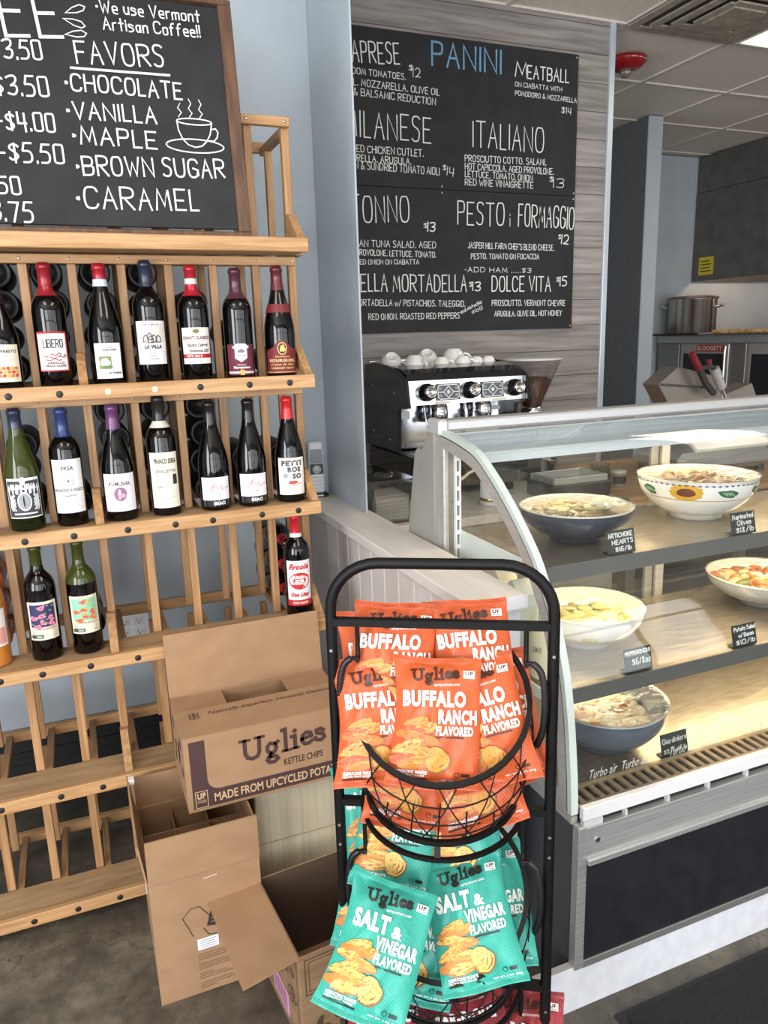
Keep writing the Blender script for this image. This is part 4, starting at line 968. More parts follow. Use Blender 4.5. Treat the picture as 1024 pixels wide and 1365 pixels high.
for k in range(9):
    a = -PI + k * 2 * PI / 9 + .1
    if k % 3 == 0:
        for j in range(12): blob(m, a + .20 * math.cos(j * .524), .5 + .40 * math.sin(j * .524), .085, .16, mpb, ink((222, 170, 50), .3), j, .2, .0002 + .00003 * j, 10, 2)
        blob(m, a, .5, .15, .3, mpb, ink((112, 58, 44), .3), 3, .1, .0007, 16, 2)
    else:
        blob(m, a, .45, .15, .3, mpb, ink((52, 100, 72), .3), k, .25, .0003, 18, 2, .3)
        for j in range(3): blob(m, a - .06 + .06 * j, .45, .02, .16, mpb, ink((150, 190, 150), .3), k, .2, .0005, 8, 1, .4)
for j in range(60): blob(m, -PI + j * .1047, .97, .03, .05, mpb, ink((70, 84, 140), .3), j, .1, .0004, 8, 1)
m.lathe([(brad(.070) + .0006, .0692), (brad(.072) + .0006, .0715)], ink((200, 160, 70), .3), 48)
m.build('painted_band', b)
food('marinated olives filling the sunflower-band bowl', 'marinated_olives', (1.60, 1.592, 1.078), .140, (150, 116, 80), [(150, 104, 76), (112, 84, 60), (176, 136, 100), (120, 96, 60), (190, 160, 120)], 70, .014, 5, .8, 1.2)
wrap(b, .160, .118, .45, seed=4)
b = bowl('white bowl of pepperoncini under cling film at left of the lower shelf', 1.20, 1.545, .6955, .147, .10, PORCELAIN, CREAMW)
food('pale pepperoncini filling the white lower-shelf bowl', 'pepperoncini', (1.20, 1.545, .752), .130, (170, 160, 110), [(196, 190, 130), (214, 208, 160), (180, 168, 104)], 70, .017, 6, .5, 1.6)
wrap(b, .147, .10, .45, seed=7, sag=.006)
b = bowl('grey bowl of potato salad at right end of the lower shelf', 1.86, 1.56, .6955, .165, .085, ink((150, 152, 152), .2, 0, .4), CREAMW)
food('potato salad with orange topping filling the grey bowl', 'potato_salad', (1.86, 1.56, .752), .148, (206, 178, 130), [(226, 206, 164), (206, 140, 72), (214, 186, 130), (120, 130, 70), (190, 110, 60)], 80, .018, 8, .7, 1.2)
wrap(b, .165, .085, .45, seed=9)
b = bowl('dark blue-grey bowl of giardiniera on the case floor at left', 1.135, 1.375, .4995, .145, .115, ink((78, 88, 104), .2, 0, .5), ink((150, 156, 160), .25, 0, .3))
food('mixed giardiniera vegetables in the blue-grey bowl on the case floor', 'giardiniera', (1.135, 1.375, .565), .115, (196, 180, 136), [(226, 214, 176), (206, 190, 140), (220, 150, 90), (232, 224, 196), (206, 126, 80)], 90, .017, 10, .7, 1.3)
wrap(b, .145, .115, .45, seed=11, sag=.02)
serve_spoon((1.185, 1.475, 1.082), 2.5, 'white spoon lying on the artichoke hearts', (236, 228, 200))

# ------------------------------------------------------------------ price signs
def sign(x, y, z, rz, lines_, label):
    t = thing('price_sign', label, 'price sign', (x, y, z), rz)
    T = Matrix.Rotation(-.22, 4, 'X')
    MB().box(-.041, .041, 0, .002, 0, .056, ink((28, 34, 34), .45), .0008, T).build('sign_plate', t)
    MB().box(-.041, .041, -.001, .022, 0, .0018, ink((28, 34, 34), .45), .0004).build('sign_foot', t)
    m = MB(); mp = lambda a, b_, h: tuple(T @ Vector((a, -h, b_)))
    for (tx, zz, x0, x1, c) in lines_: handwrite(m, tx, x0, zz, x1, zz + .002, c, .0011, mp, CHALK)
    m.build('lettering', t)
sign(1.163, 1.373, .9882, .0, [('ARTICHOKE', .038, -.036, .034, .010), ('HEARTS', .022, -.026, .034, .010), ('$16/lb', .005, -.018, .028, .010)], 'small black artichoke hearts price sign on the upper shelf lip')
sign(1.548, 1.371, .9882, .0, [('Marinated', .038, -.036, .034, .012), ('Olives', .022, -.02, .026, .012), ('$18/lb', .004, -.026, .032, .012)], 'small black marinated olives price sign on the upper shelf lip')
sign(1.197, 1.333, .6982, .0, [('PEPPERONCINI', .040, -.037, .036, .009), ('$6/8oz', .016, -.018, .036, .014)], 'small black pepperoncini price sign on the lower shelf lip')
sign(1.541, 1.333, .6982, .0, [('Potato Salad', .040, -.034, .037, .010), ('w/ Bacon', .023, -.02, .030, .010), ('$10/lb', .005, -.03, .034, .011)], 'small black potato salad with bacon price sign on the lower shelf lip')
sign(1.262, 1.266, .491, .0, [('Giardiniera', .032, -.036, .037, .012), ('$8/half lb', .008, -.034, .036, .010)], 'small black giardiniera price sign on the case floor')

# ------------------------------------------------------------------ cartons of drinks inside the case at the left
def carton(name, label, x, y, z, w, d, h, colr, ops, rz=0.0):
    t = thing(name, label, 'carton', (x, y, z), rz)
    MB().box(-w / 2, w / 2, -d / 2, d / 2, 0, h, ink(colr, .45), .003).build('carton_body', t)
    yzprism(MB(), [(-d / 2, h), (d / 2, h), (.004, h + .03), (-.004, h + .03)], -w / 2 + .001, w / 2 - .001, ink(colr, .45)).build('gable_top', t)
    if ops:
        m = MB(); mp = lambda a, b_, hh: (-w / 2 - .0004 - hh, d / 2 - a * d, b_ * h)
        for i, op in enumerate(ops):
            c = ink(op[-1], .5); hh = .0001 + i * .0001
            if op[0] == 'p': m.add([mp(a, b_, hh) for a, b_ in op[1]], [list(range(len(op[1])))], c)
            elif op[0] == 't': printed(m, op[1], op[2], op[3], op[4], op[5], mp, c, op[6], 0, hh)
            elif op[0] == 'e': blob(m, op[1], op[2], op[3], op[4], mp, c, i, .12, hh, 20, 1)
        m.build('printed_side', t)
RD = (196, 70, 58)
carton('milk_carton', 'cream carton with a red downward triangle inside the left of the case', .968, 1.69, .7, .055, .075, .215, (226, 222, 206), [('p', [(.1, .98), (.85, .98), (.55, .62)], RD), ('t', 'Q', .38, .85, .5, .93, .03, (240, 236, 226))])
carton('milk_carton', 'cream carton with a red sideways pennant inside the left of the case', .968, 1.60, .7, .055, .075, .20, (224, 220, 204), [('p', [(.05, .95), (.05, .6), (.95, .72)], RD), ('t', 'STEAM', .12, .7, .55, .77, .03, (240, 236, 226))])
carton('oat_milk_carton', 'pale carton lettered barista edition inside the left of the case', .968, 1.505, .7, .055, .075, .185, (196, 206, 196), [('e', .5, .62, .44, .2, (232, 234, 228)), ('t', 'BARISTA', .18, .62, .82, .7, .03, (96, 104, 96)), ('t', 'EDITION', .2, .5, .8, .58, .03, (96, 104, 96))])
t = thing('milk_jug', 'cream plastic jug standing at the left end of the lower case shelf', 'jug', (.978, 1.415, .6955))
MB().lathe([(0, 0), (.030, 0), (.034, .006), (.034, .10), (.028, .125), (.014, .142), (.014, .155)], ink((232, 226, 196), .4), 24).build('jug_body', t)
MB().lathe([(.016, .150), (.016, .166), (0, .167)], ink((226, 226, 222), .4), 18).build('jug_cap', t)
m = MB(); printed(m, '1% MILK', -.8, .05, -.1, .065, lambda a, b_, h: ((.0345 + h) * -math.cos(a), (.0345 + h) * -math.sin(a) * -1, b_ + .02), ink((120, 120, 110), .5), .02); m.build('printed_label', t)
# ------------------------------------------------------------------ wire basket stand
SN = Vector((-.504, -.864, 0)); SD = Vector((.864, -.504, 0)); SM = Vector((.5295, 1.0675, 0)); ZU = Vector((0, 0, 1))
SO = tuple(SM)
def SP(u, n, z): return SM + SD * u + SN * n + ZU * z
stand = thing('basket_stand', 'black tubular steel stand holding three tiers of wire baskets', 'display stand', SO)
P = [SP(-.1875, 0, .012)] + [SP(-.1875, 0, z) for z in (.3, .6, .9, 1.03)]
for k in range(9):
    a = k / 8 * PI / 2; P.append(SP(-.1875 + .085 * (1 - math.cos(a)), 0, 1.05 + .085 * math.sin(a)))
P += [SP(-(-.1875 + .085 * (1 - math.cos(a))), 0, 1.05 + .085 * math.sin(a)) for a in [(8 - k) / 8 * PI / 2 for k in range(9)]]
P += [SP(.1875, 0, z) for z in (1.03, .9, .6, .3, .012)]
MB().tube(P, .0098, BLACKMETAL, 12, normal=SN).build('tube_frame', stand, SO)
BARZ = (1.03, .685, .318)
for z in BARZ:
    b_ = MB().tube([SP(-.183, 0, z), SP(.183, 0, z)], 0, BLACKMETAL, flat=(.013, .015), normal=ZU).build('crossbar', stand, SO)
    q_ = z - {1.03: .068, .685: .100, .318: .083}[z]                # lowest point of the hook
    for u in (-.1425, .1425):
        h = [SP(u, 0, z - .004), SP(u, 0, q_ + .018), SP(u, .002, q_ + .005), SP(u, .009, q_), SP(u, .016, q_ + .006)]
        MB().tube(h, .0042, BLACKMETAL, 8).build('hook', b_, SO)
for u in (-.1875, .1875):
    MB().tube([SP(u, -.17, .010), SP(u, .2, .010)], .0098, BLACKMETAL, 10).build('foot_bar', stand, SO)
    for z in (.98, .64, .60, .27): MB().cyl(SP(u, .0085, z), SP(u, .0108, z), .0028, SCREW, 8).build('screw', stand, SO)
def ring(c, R, tilt, g):
    a = ZU * math.cos(tilt) + SN * math.sin(tilt); e = SD.cross(a).normalized()
    if e.dot(SN) < 0: e = -e                               # towards the room
    return c + SD * (R * math.cos(g)) + e * (R * math.sin(g))
def basket(label, zr, tilt=38, zb=.155, btilt=14):
    c = SM + ZU * zr; cb = SM + ZU * (zr - zb); ch = SM + ZU * (zr - zb - .036)
    O = tuple(SM + ZU * (zr - zb))
    t = thing('wire_basket', label, 'basket', O)
    t0, t1, t2 = map(math.radians, (tilt, btilt, 8)); G = [2 * PI * k / 48 for k in range(48)]
    MB().tube([ring(c, .15, t0, g) for g in G], 0, BLACKMETAL, closed=True, flat=(.010, .009), normal=tuple(ZU * math.cos(t0) + SN * math.sin(t0))).build('rim', t, O)
    MB().tube([ring(cb, .134, t1, g) for g in G], 0, BLACKMETAL, closed=True, flat=(.009, .008), normal=ZU).build('bottom_ring', t, O)
    MB().tube([ring(ch, .142, t2, g) for g in G], 0, BLACKMETAL, closed=True, flat=(.007, .007), normal=ZU).build('base_hoop', t, O)
    for g in (PI / 2, PI * .5 + 2.1, PI * .5 - 2.1):
        MB().tube([ring(cb, .134, t1, g), ring(ch, .142, t2, g)], 0, BLACKMETAL, flat=(.010, .003), normal=tuple((ring(ch, .142, t2, g + .1) - ring(ch, .142, t2, g)).normalized())).build('strap', t, O)
    for f in (.28, .55, .8):
        MB().tube([ring(c, .15, t0, g).lerp(ring(cb, .134, t1, g), f) + (ring(c, .15, t0, g).lerp(ring(cb, .134, t1, g), f) - c.lerp(cb, f)).normalized() * (.014 * math.sin(PI * f)) for g in G], .0014, BLACKMETAL, 6, closed=True).build('ring_wire', t, O)
    for tw in (-.22, .22):
        for k in range(14):
            g0_ = 2 * PI * (k + (.5 if tw > 0 else 0)) / 14; W = []
            for i in range(9):
                f = i / 8; g = g0_ + tw * (f - .5) * 2; p = ring(c, .15, t0, g).lerp(ring(cb, .134, t1, g), f)
                W.append(p + (p - c.lerp(cb, f)).normalized() * (.0135 * math.sin(PI * f)))
            MB().tube(W, .0013, BLACKMETAL, 5).build('wire', t, O)
    for k in range(5):
        x = (k - 2) * .045; l = math.sqrt(.134 ** 2 - x * x) * .99; a_ = ZU * math.cos(t1) + SN * math.sin(t1); e_ = SN - a_ * SN.dot(a_); e_.normalize()
        MB().tube([cb + SD * x - e_ * l, cb + SD * x + e_ * l], .0014, BLACKMETAL, 5).build('floor_wire', t, O)
    for sg in (-1, 1):
        H = [SP(sg * .1425, .012, zr + .0735), SP(sg * .152, .014, zr + .076), SP(sg * .166, .016, zr + .062), SP(sg * .1725, .018, zr + .03), SP(sg * .1735, .018, zr - .01), SP(sg * .170, .014, zr - .05), SP(sg * .160, .008, zr - .078), SP(sg * .150, .0, zr - .092)]
        Q = smooth([(i, 0) for i in range(2)], 1)
        def cr(i, f):
            p = [H[max(0, min(len(H) - 1, i + d))] for d in (-1, 0, 1, 2)]
            return .5 * ((2 * p[1]) + (p[2] - p[0]) * f + (2 * p[0] - 5 * p[1] + 4 * p[2] - p[3]) * f * f + (-p[0] + 3 * p[1] - 3 * p[2] + p[3]) * f ** 3)
        pts = [cr(i, k / 6) for i in range(len(H) - 1) for k in range(6)] + [H[-1]]
        hd = MB().tube(pts, .0036, BLACKMETAL, 8).build('handle', t, O)
        gp = [cr(1 + i // 14, (i % 14) / 14) for i in range(5 * 14)]
        MB().tube(gp, lambda i: .0066 if i % 2 else .0050, BLACK, 8).build('coiled_grip', hd, O)
    return t
basket('top wire basket heaped with orange chip bags', .893)
basket('middle wire basket heaped with teal chip bags', .515, 42, .14, 12)
basket('bottom wire basket holding dark red chip bags', .165, 42, .14, 12)

# ------------------------------------------------------------------ chip bags
def bagfilm(name, c1):
    m, nt, b = base(name); N = nt.nodes; K = nt.links
    tc = N.new('ShaderNodeTexCoord'); mp = N.new('ShaderNodeMapping'); mp.inputs['Scale'].default_value = (330, 330, 0); mp.inputs['Rotation'].default_value = (0, 0, .785)
    v = N.new('ShaderNodeTexVoronoi'); v.inputs['Scale'].default_value = 1; v.inputs['Randomness'].default_value = 0
    K.new(tc.outputs['Object'], mp.inputs[0]); K.new(mp.outputs[0], v.inputs['Vector'])
    lt = N.new('ShaderNodeMath'); lt.operation = 'LESS_THAN'; lt.inputs[1].default_value = .16; K.new(v.outputs['Distance'], lt.inputs[0])
    mu = N.new('ShaderNodeMath'); mu.operation = 'MULTIPLY'; mu.inputs[1].default_value = .38; K.new(lt.outputs[0], mu.inputs[0])
    mx = N.new('ShaderNodeMix'); mx.data_type = 'RGBA'; mx.inputs[6].default_value = L3(c1); mx.inputs[7].default_value = L3((246, 232, 220)); K.new(mu.outputs[0], mx.inputs[0])
    K.new(mx.outputs[2], b.inputs['Base Color']); b.inputs['Roughness'].default_value = .42; b.inputs['Coat Weight'].default_value = .12; b.inputs['Coat Roughness'].default_value = .2; b.inputs['Specular IOR Level'].default_value = .35
    no = N.new('ShaderNodeTexNoise'); no.inputs['Scale'].default_value = 26; no.inputs['Detail'].default_value = 3; no.inputs['Distortion'].default_value = 1.5
    bp = N.new('ShaderNodeBump'); bp.inputs['Strength'].default_value = .5; bp.inputs['Distance'].default_value = .006
    K.new(tc.outputs['Object'], no.inputs['Vector']); K.new(no.outputs['Fac'], bp.inputs['Height']); K.new(bp.outputs[0], b.inputs['Normal'])
    return m
BW, BH = .0762, .212
def bag_mesh(seed, filmm, flavour, th=.024):
    r = random.Random(seed); ph = [r.uniform(0, 6.28) for _ in range(12)]; sk = r.uniform(-.012, .012); bend = r.uniform(-.006, .010)
    def sv(v): return max(0.0, math.sin(PI * min(1, max(0, (v - .055) / .89)))) ** .55
    def shape(u, v, side):
        s_ = sv(v); x = u * BW * (1 - .075 * s_ + .015 * math.sin(5 * v + ph[0])) + sk * math.sin(PI * v)
        y = (v - .5) * BH + .002 * math.sin(3 * u + ph[1]) * (1 if (v < .06 or v > .94) else 0)
        t = th * max(0, 1 - abs(u) ** 2.3) ** .75 * s_ * (1 + .12 * math.sin(4 * u + ph[2]) * math.sin(5 * v + ph[3]))
        e0 = math.exp(-((v - .09) / .075) ** 2); e1 = math.exp(-((v - .91) / .075) ** 2)
        w = .0042 * math.sin(11 * u + ph[4] + 3 * v) * e0 + .0042 * math.sin(10 * u + ph[5] - 4 * v) * e1
        w += .0026 * math.sin(9 * (u + v) + ph[6]) * s_ * (1 - u * u) + .0018 * math.sin(13 * (u - 1.3 * v) + ph[7]) * s_ * (1 - u * u)
        z0 = .004 * math.sin(2.4 * u + ph[8]) * (e0 + e1) + bend * (2 * v - 1) ** 2
        return (x, y, z0 + side * t + w * (1 if side > 0 else .8))
    m = MB()
    m.grid(lambda a, b: shape(2 * a - 1, b, 1), 40, 56, filmm); m.grid(lambda a, b: shape(2 * a - 1, b, -1), 24, 30, filmm, True, True)
    def mp(u, v, h): p = shape(u, v, 1); return (p[0], p[1], p[2] + .0019 + h)
    WH = ink((238, 234, 230), .4); DK = ink((62, 34, 26), .4) if flavour != 'salt' else ink((40, 36, 34), .4)
    # picture of the crisps, lower left
    if flavour == 'hot': tones = [(186, 134, 60), (196, 148, 70), (190, 74, 46), (204, 116, 50), (172, 110, 44), (200, 84, 56), (208, 156, 80)]
    elif flavour == 'salt': tones = [(214, 168, 80), (206, 152, 62), (192, 122, 46), (222, 182, 100), (200, 142, 58), (210, 132, 50), (218, 170, 86)]
    else: tones = [(206, 150, 90), (190, 120, 70), (214, 160, 90), (170, 84, 60), (220, 170, 110), (196, 110, 80), (210, 150, 90)]
    rr = random.Random(7)
    for i in range(11):
        cx = -.48 + .17 * math.sin(i * 1.9); cy = .485 - .030 * i; rx = .30 + .07 * rr.random(); ry = .034 + .014 * rr.random(); a = rr.uniform(-.12, .3)
        blob(m, cx, cy - .006, rx + .012, ry + .0035, mp, ink((168, 108, 56), .5), i, .2, .0004 + .00010 * i, 20, 2, a * .4)
        blob(m, cx, cy, rx, ry, mp, ink(tones[i % 7], .5), i, .2, .00045 + .00010 * i, 20, 2, a * .4)
        blob(m, cx + .06, cy + .008, rx * .5, ry * .4, mp, ink(tones[(i + 3) % 7], .5), i + 3, .3, .0005 + .00010 * i, 14, 1, a * .4)
    blob(m, .07, .215, .275, .105, mp, ink((132, 84, 40), .5), 41, .13, .0017, 26, 3); blob(m, .06, .22, .255, .097, mp, ink(tones[3] if flavour == 'salt' else (200, 138, 58), .5), 41, .13, .0018, 26, 3)
    for k in range(14): blob(m, .06 + rr.uniform(-.17, .17), .22 + rr.uniform(-.065, .065), .018, .006, mp, ink((170, 112, 50), .5), k, .2, .0019, 8, 1)
    logo(m, -.62, .800 * BH / BW, 1.12, .098 * BH / BW, lambda a, b_, h_: mp(a, b_ * BW / BH, h_), DK, .07, .0006, .74)
    printed(m, 'KETTLE POTATO CHIPS', -.08, .765, .52, .782, mp, WH, .02, 0, .0006, .03)
    patch(m, .60, .845, .86, .905, mp, WH, .0005, 3, 3); printed(m, 'UP', .64, .868, .82, .898, mp, DK, .04, 0, .0008); printed(m, 'CYCLED', .63, .851, .83, .862, mp, DK, .02, 0, .0008)
    if flavour == 'hot':
        printed(m, 'BUFFALO', -.82, .600, .66, .725, mp, WH, .055, 0, .0007, .012); printed(m, 'RANCH', .02, .485, .92, .595, mp, WH, .055, 0, .0007, .01); printed(m, 'FLAVORED', -.02, .400, .84, .470, mp, WH, .05, 0, .0007, .01)
    elif flavour == 'salt':
        printed(m, 'SALT', -.80, .595, .08, .730, mp, WH, .05, 0, .0007, .012); printed(m, '&', .16, .605, .42, .690, mp, WH, .04, 0, .0007); printed(m, 'VINEGAR', -.14, .488, .88, .588, mp, WH, .05, 0, .0007, .01); printed(m, 'FLAVORED', -.08, .400, .82, .472, mp, WH, .045, 0, .0007, .01)
    else:
        printed(m, 'BAR-B-QUE', -.78, .605, .76, .705, mp, WH, .055, 0, .0007, .012); printed(m, 'FLAVORED', -.02, .505, .84, .575, mp, WH, .05, 0, .0007, .01)
    ribbons(m, [[(.0, .385), (.62, .392)]], .006, mp, DK, .0006)
    printed(m, 'REDUCING WASTE', -.82, .105, -.12, .130, mp, WH, .045, 0, .0009); printed(m, 'HELPING FIGHT HUNGER', -.82, .085, -.16, .101, mp, WH, .02, 0, .0009)
    ribbons(m, [[(-.82, .072), (-.1, .070)]], .006, mp, DK, .0006)
    printed(m, 'NET WT. 2 OZ. (57g)', .2, .062, .88, .080, mp, WH, .03, 0, .0009)
    blob(m, .52, .118, .055, .018, mp, DK, 1, .02, .0006, 14, 1); blob(m, .52, .118, .04, .013, mp, filmm, 1, .02, .0008, 14, 1); patch(m, .62, .105, .8, .128, mp, DK, .0006, 2, 2)
    for v in (.012, .022, .032, .968, .978, .988): m.add([mp(-1 + i / 20, v - .0012, 0) for i in range(41)] + [mp(-1 + i / 20, v + .0012, .0005) for i in range(41)], [[i, i + 1, 41 + i + 1, 41 + i] for i in range(40)], filmm)
    return m
ORANGE = bagfilm('orange_bag_film', (190, 76, 20)); TEAL = bagfilm('teal_bag_film', (30, 158, 142)); MAROON = bagfilm('maroon_bag_film', (140, 26, 42))
PROTO = {}
def bag(name, T, seed, kind, label):
    key = (kind, seed)
    if key not in PROTO:
        o = bag_mesh(seed, {'hot': ORANGE, 'salt': TEAL, 'bbq': MAROON}[kind], kind).build('chip_bag'); PROTO[key] = o.data
    else: o = bpy.data.objects.new('chip_bag', PROTO[key]); COL.objects.link(o)
    P = Vector(T[:3]); Nv = Vector(T[3:6]).normalized(); V = Vector(T[6:9]); V = (V - Nv * V.dot(Nv)).normalized(); U = V.cross(Nv)
    M = Matrix((U, V, Nv)).transposed().to_4x4(); M.translation = P
    o.matrix_world = M
    return tag(o, label, 'chip bag', {'hot': 'orange chip bags in the top basket', 'salt': 'teal chip bags in the middle basket', 'bbq': 'dark red chip bags in the bottom basket'}[kind])
BT = {
'O1':(0.495,1.028,0.877,-0.381,-0.791,0.479,0.269,0.401,0.876),
'O2':(0.467,1.129,0.946,-0.348,-0.842,0.413,0.248,0.342,0.906),
'O3':(0.591,1.084,0.945,-0.437,-0.801,0.410,0.122,0.399,0.909),
'O4':(0.582,1.014,0.863,-0.437,-0.762,0.478,0.020,0.523,0.852),
'O5':(0.418,1.095,0.862,-0.313,-0.821,0.478,0.155,0.453,0.878),
'O6':(0.460,1.180,0.918,-0.330,-0.847,0.418,0.117,0.402,0.908),
'O7':(0.626,1.063,0.850,-0.449,-0.762,0.467,0.111,0.470,0.875),
'O8':(0.633,1.075,0.802,-0.443,-0.752,0.488,-0.143,0.597,0.789),
'O9':(0.480,1.090,0.768,-0.343,-0.780,0.523,0.327,0.423,0.845),
'O10':(0.559,1.032,0.774,-0.405,-0.748,0.526,-0.029,0.586,0.810),
'T1':(0.365,0.990,0.512,-0.253,-0.685,0.683,0.563,0.470,0.680),
'T2':(0.553,1.002,0.487,-0.362,-0.655,0.663,0.102,0.679,0.727),
'T3':(0.470,1.058,0.445,-0.300,-0.675,0.674,0.464,0.514,0.722),
'T4':(0.605,1.039,0.476,-0.383,-0.658,0.649,0.200,0.626,0.753),
'T5':(0.472,1.142,0.606,-0.309,-0.749,0.586,0.392,0.461,0.796),
'T6':(0.585,1.117,0.600,-0.378,-0.721,0.581,0.214,0.543,0.812),
'T7':(0.429,1.157,0.487,-0.269,-0.725,0.634,0.322,0.553,0.768),
'T8':(0.465,1.219,0.591,-0.292,-0.767,0.572,0.007,0.596,0.803),
'R1':(0.377,0.990,0.311,-0.237,-0.622,0.747,0.239,0.707,0.665),
'R2':(0.525,0.957,0.284,-0.321,-0.586,0.744,0.171,0.737,0.654),
'R3':(0.636,0.968,0.198,-0.365,-0.556,0.747,0.438,0.605,0.664),
}
LB = {'O1': (1, 'front centre orange buffalo ranch bag lying over the others in the top basket'), 'O2': (2, 'orange bag at upper left of the top basket, top edge above the crossbar'), 'O3': (3, 'orange bag at upper right of the top basket in front of the low white wall'),
 'O4': (2, 'orange bag at lower right hanging over the top basket rim'), 'O5': (3, 'orange bag at lower left of the top basket beside the front bag'), 'O6': (1, 'orange bag half hidden behind the upper left one in the top basket'),
 'O7': (3, 'orange bag peeking out at the right side of the top basket'), 'O8': (1, 'orange bag corner poking out lowest at the right of the top basket'), 'O9': (2, 'orange bag lying at the bottom of the top basket seen through the wires'), 'O10': (3, 'orange bag with a pointed corner poking through the front of the top basket'),
 'T1': (1, 'teal bag hanging over the front left of the middle basket'), 'T2': (2, 'teal bag standing upright at front right of the middle basket'), 'T3': (3, 'teal bag wedged between the two front bags of the middle basket'), 'T4': (1, 'teal bag behind the front right one against the basket handle'),
 'T5': (2, 'teal bag at upper left of the middle basket under the orange basket'), 'T6': (3, 'teal bag at upper right of the middle basket under the orange basket'), 'T7': (1, 'dark shaded teal bag at the left side of the middle basket'), 'T8': (2, 'teal bag corner showing behind the second crossbar at left'),
 'R1': (1, 'dark red bag at left of the bottom basket'), 'R2': (2, 'dark red bag in the middle of the bottom basket under the teal tier'), 'R3': (3, 'dark red bag at right of the bottom basket by the hook')}
for k_, T in BT.items():
    bag(k_, T, LB[k_][0], {'O': 'hot', 'T': 'salt', 'R': 'bbq'}[k_[0]], LB[k_][1])

# ------------------------------------------------------------------ cardboard cartons
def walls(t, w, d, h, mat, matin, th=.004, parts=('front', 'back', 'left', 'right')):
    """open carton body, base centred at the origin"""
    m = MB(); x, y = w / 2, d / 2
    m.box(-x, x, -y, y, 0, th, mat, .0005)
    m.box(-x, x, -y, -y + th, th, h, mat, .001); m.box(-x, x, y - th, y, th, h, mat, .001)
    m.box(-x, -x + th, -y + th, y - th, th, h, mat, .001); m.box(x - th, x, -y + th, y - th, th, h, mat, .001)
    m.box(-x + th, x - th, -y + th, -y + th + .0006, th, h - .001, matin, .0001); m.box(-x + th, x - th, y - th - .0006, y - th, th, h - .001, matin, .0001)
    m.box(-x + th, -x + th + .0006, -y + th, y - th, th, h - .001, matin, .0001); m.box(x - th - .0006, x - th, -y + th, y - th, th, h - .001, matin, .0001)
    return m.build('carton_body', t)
def flap(t, hinge0, hinge1, out, mat, taper=.0, label=None, th=.004):
    """flat flap from the hinge edge along the vector out"""
    a, b, o = Vector(hinge0), Vector(hinge1), Vector(out); e = (b - a); n = e.cross(o).normalized() * th
    V = [a, b, b + o - e * taper, a + o + e * taper]; V += [v + n for v in V]
    return MB().add(V, [[3, 2, 1, 0], [4, 5, 6, 7], [0, 1, 5, 4], [1, 2, 6, 5], [2, 3, 7, 6], [3, 0, 4, 7]], mat).build('flap', t, label=label)
PRN = ink((70, 46, 44), .7); PRD = ink((52, 42, 34), .75); TANINK = ink((196, 164, 126), .75)
# the printed crisps carton
w, d, h = .415, .235, .190
t = thing('chips_carton', 'large brown printed chips carton with one flap standing up, on the other boxes', 'carton', (.3535, 1.7575, .4165))
m = MB(); x, y = w / 2, d / 2
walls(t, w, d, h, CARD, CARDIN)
flap(t, (-x, -y, h), (x, -y, h), (0, .118, .010), CARD, .0)
flap(t, (-x + .002, y - .004, h - .004), (-x + .002, -y + .12, h - .004), (.13, 0, -.002), CARD, 0)
flap(t, (x - .002, -y + .12, h - .004), (x - .002, y - .004, h - .004), (-.12, 0, -.002), CARD, 0)
flap(t, (x, y, h), (-x, y, h), (0, .022, .165), CARD, .0, 'plain flap standing upright')
m = MB(); mp = lambda a, b, hh: (a - x, -y - .0004 - hh, b)
m.add([mp(a, b, 0) for a, b in [(.012, .008), (.412, .008), (.412, .050), (.075, .050), (.062, .054), (.053, .063), (.049, .075), (.049, .182), (.012, .182)]], [list(range(9))], PRN)
logo(m, .128, .102, .215, .062, mp, PRN, .0, .0003, .66)
printed(m, 'KETTLE CHIPS', .235, .068, .335, .086, mp, PRN, .02, 0, .0003)
printed(m, 'MADE FROM UPCYCLED POTATOES', .062, .017, .405, .040, mp, TANINK, .02, 0, .0005)
for bx, bz in ((.018, .010), (.362, .108)):
    outline(m, bx, bz, bx + .028, bz + .042, .0008, mp, TANINK if bx < .1 else PRN, .0006); printed(m, 'UP', bx + .004, bz + .022, bx + .024, bz + .038, mp, TANINK if bx < .1 else PRN, .04, 0, .0006); printed(m, 'CYCLED', bx + .004, bz + .012, bx + .024, bz + .019, mp, TANINK if bx < .1 else PRN, .01, 0, .0006)
m.build('printed_front', t)
m = MB(); mp2 = lambda a, b, hh: (a - x, -y + b, h + .0046 + b * .085 + hh)
S_, _ = hand_layout('N')
printed(m, 'Naturally Imperfect. Honestly Delicious', .075, .078, .40, .096, mp2, PRN, 0, .25, .0004)
m.build('printed_top', t)
m = MB()
for i in range(2):
    for j in range(2): outline(m, .03 + i * .012, .075 + j * .014, .039 + i * .012, .085 + j * .014, .0009, mp2, PRN, .0004)
m.build('handling_marks', t)
m = MB(); mp3 = lambda a, b, hh: (-x - .0004 - hh, y - a, b)
blob(m, .13, .105, .017, .030, mp3, ink((30, 24, 22), .9), 3, .06, .0002, 20, 1)
for i, (a, b) in enumerate(((.05, .15), (.07, .10), (.05, .06), (.17, .15), (.18, .08))): blob(m, a, b, .012, .016, mp3, PRN, i, .5, .0002, 14, 1)
m.build('printed_side', t)
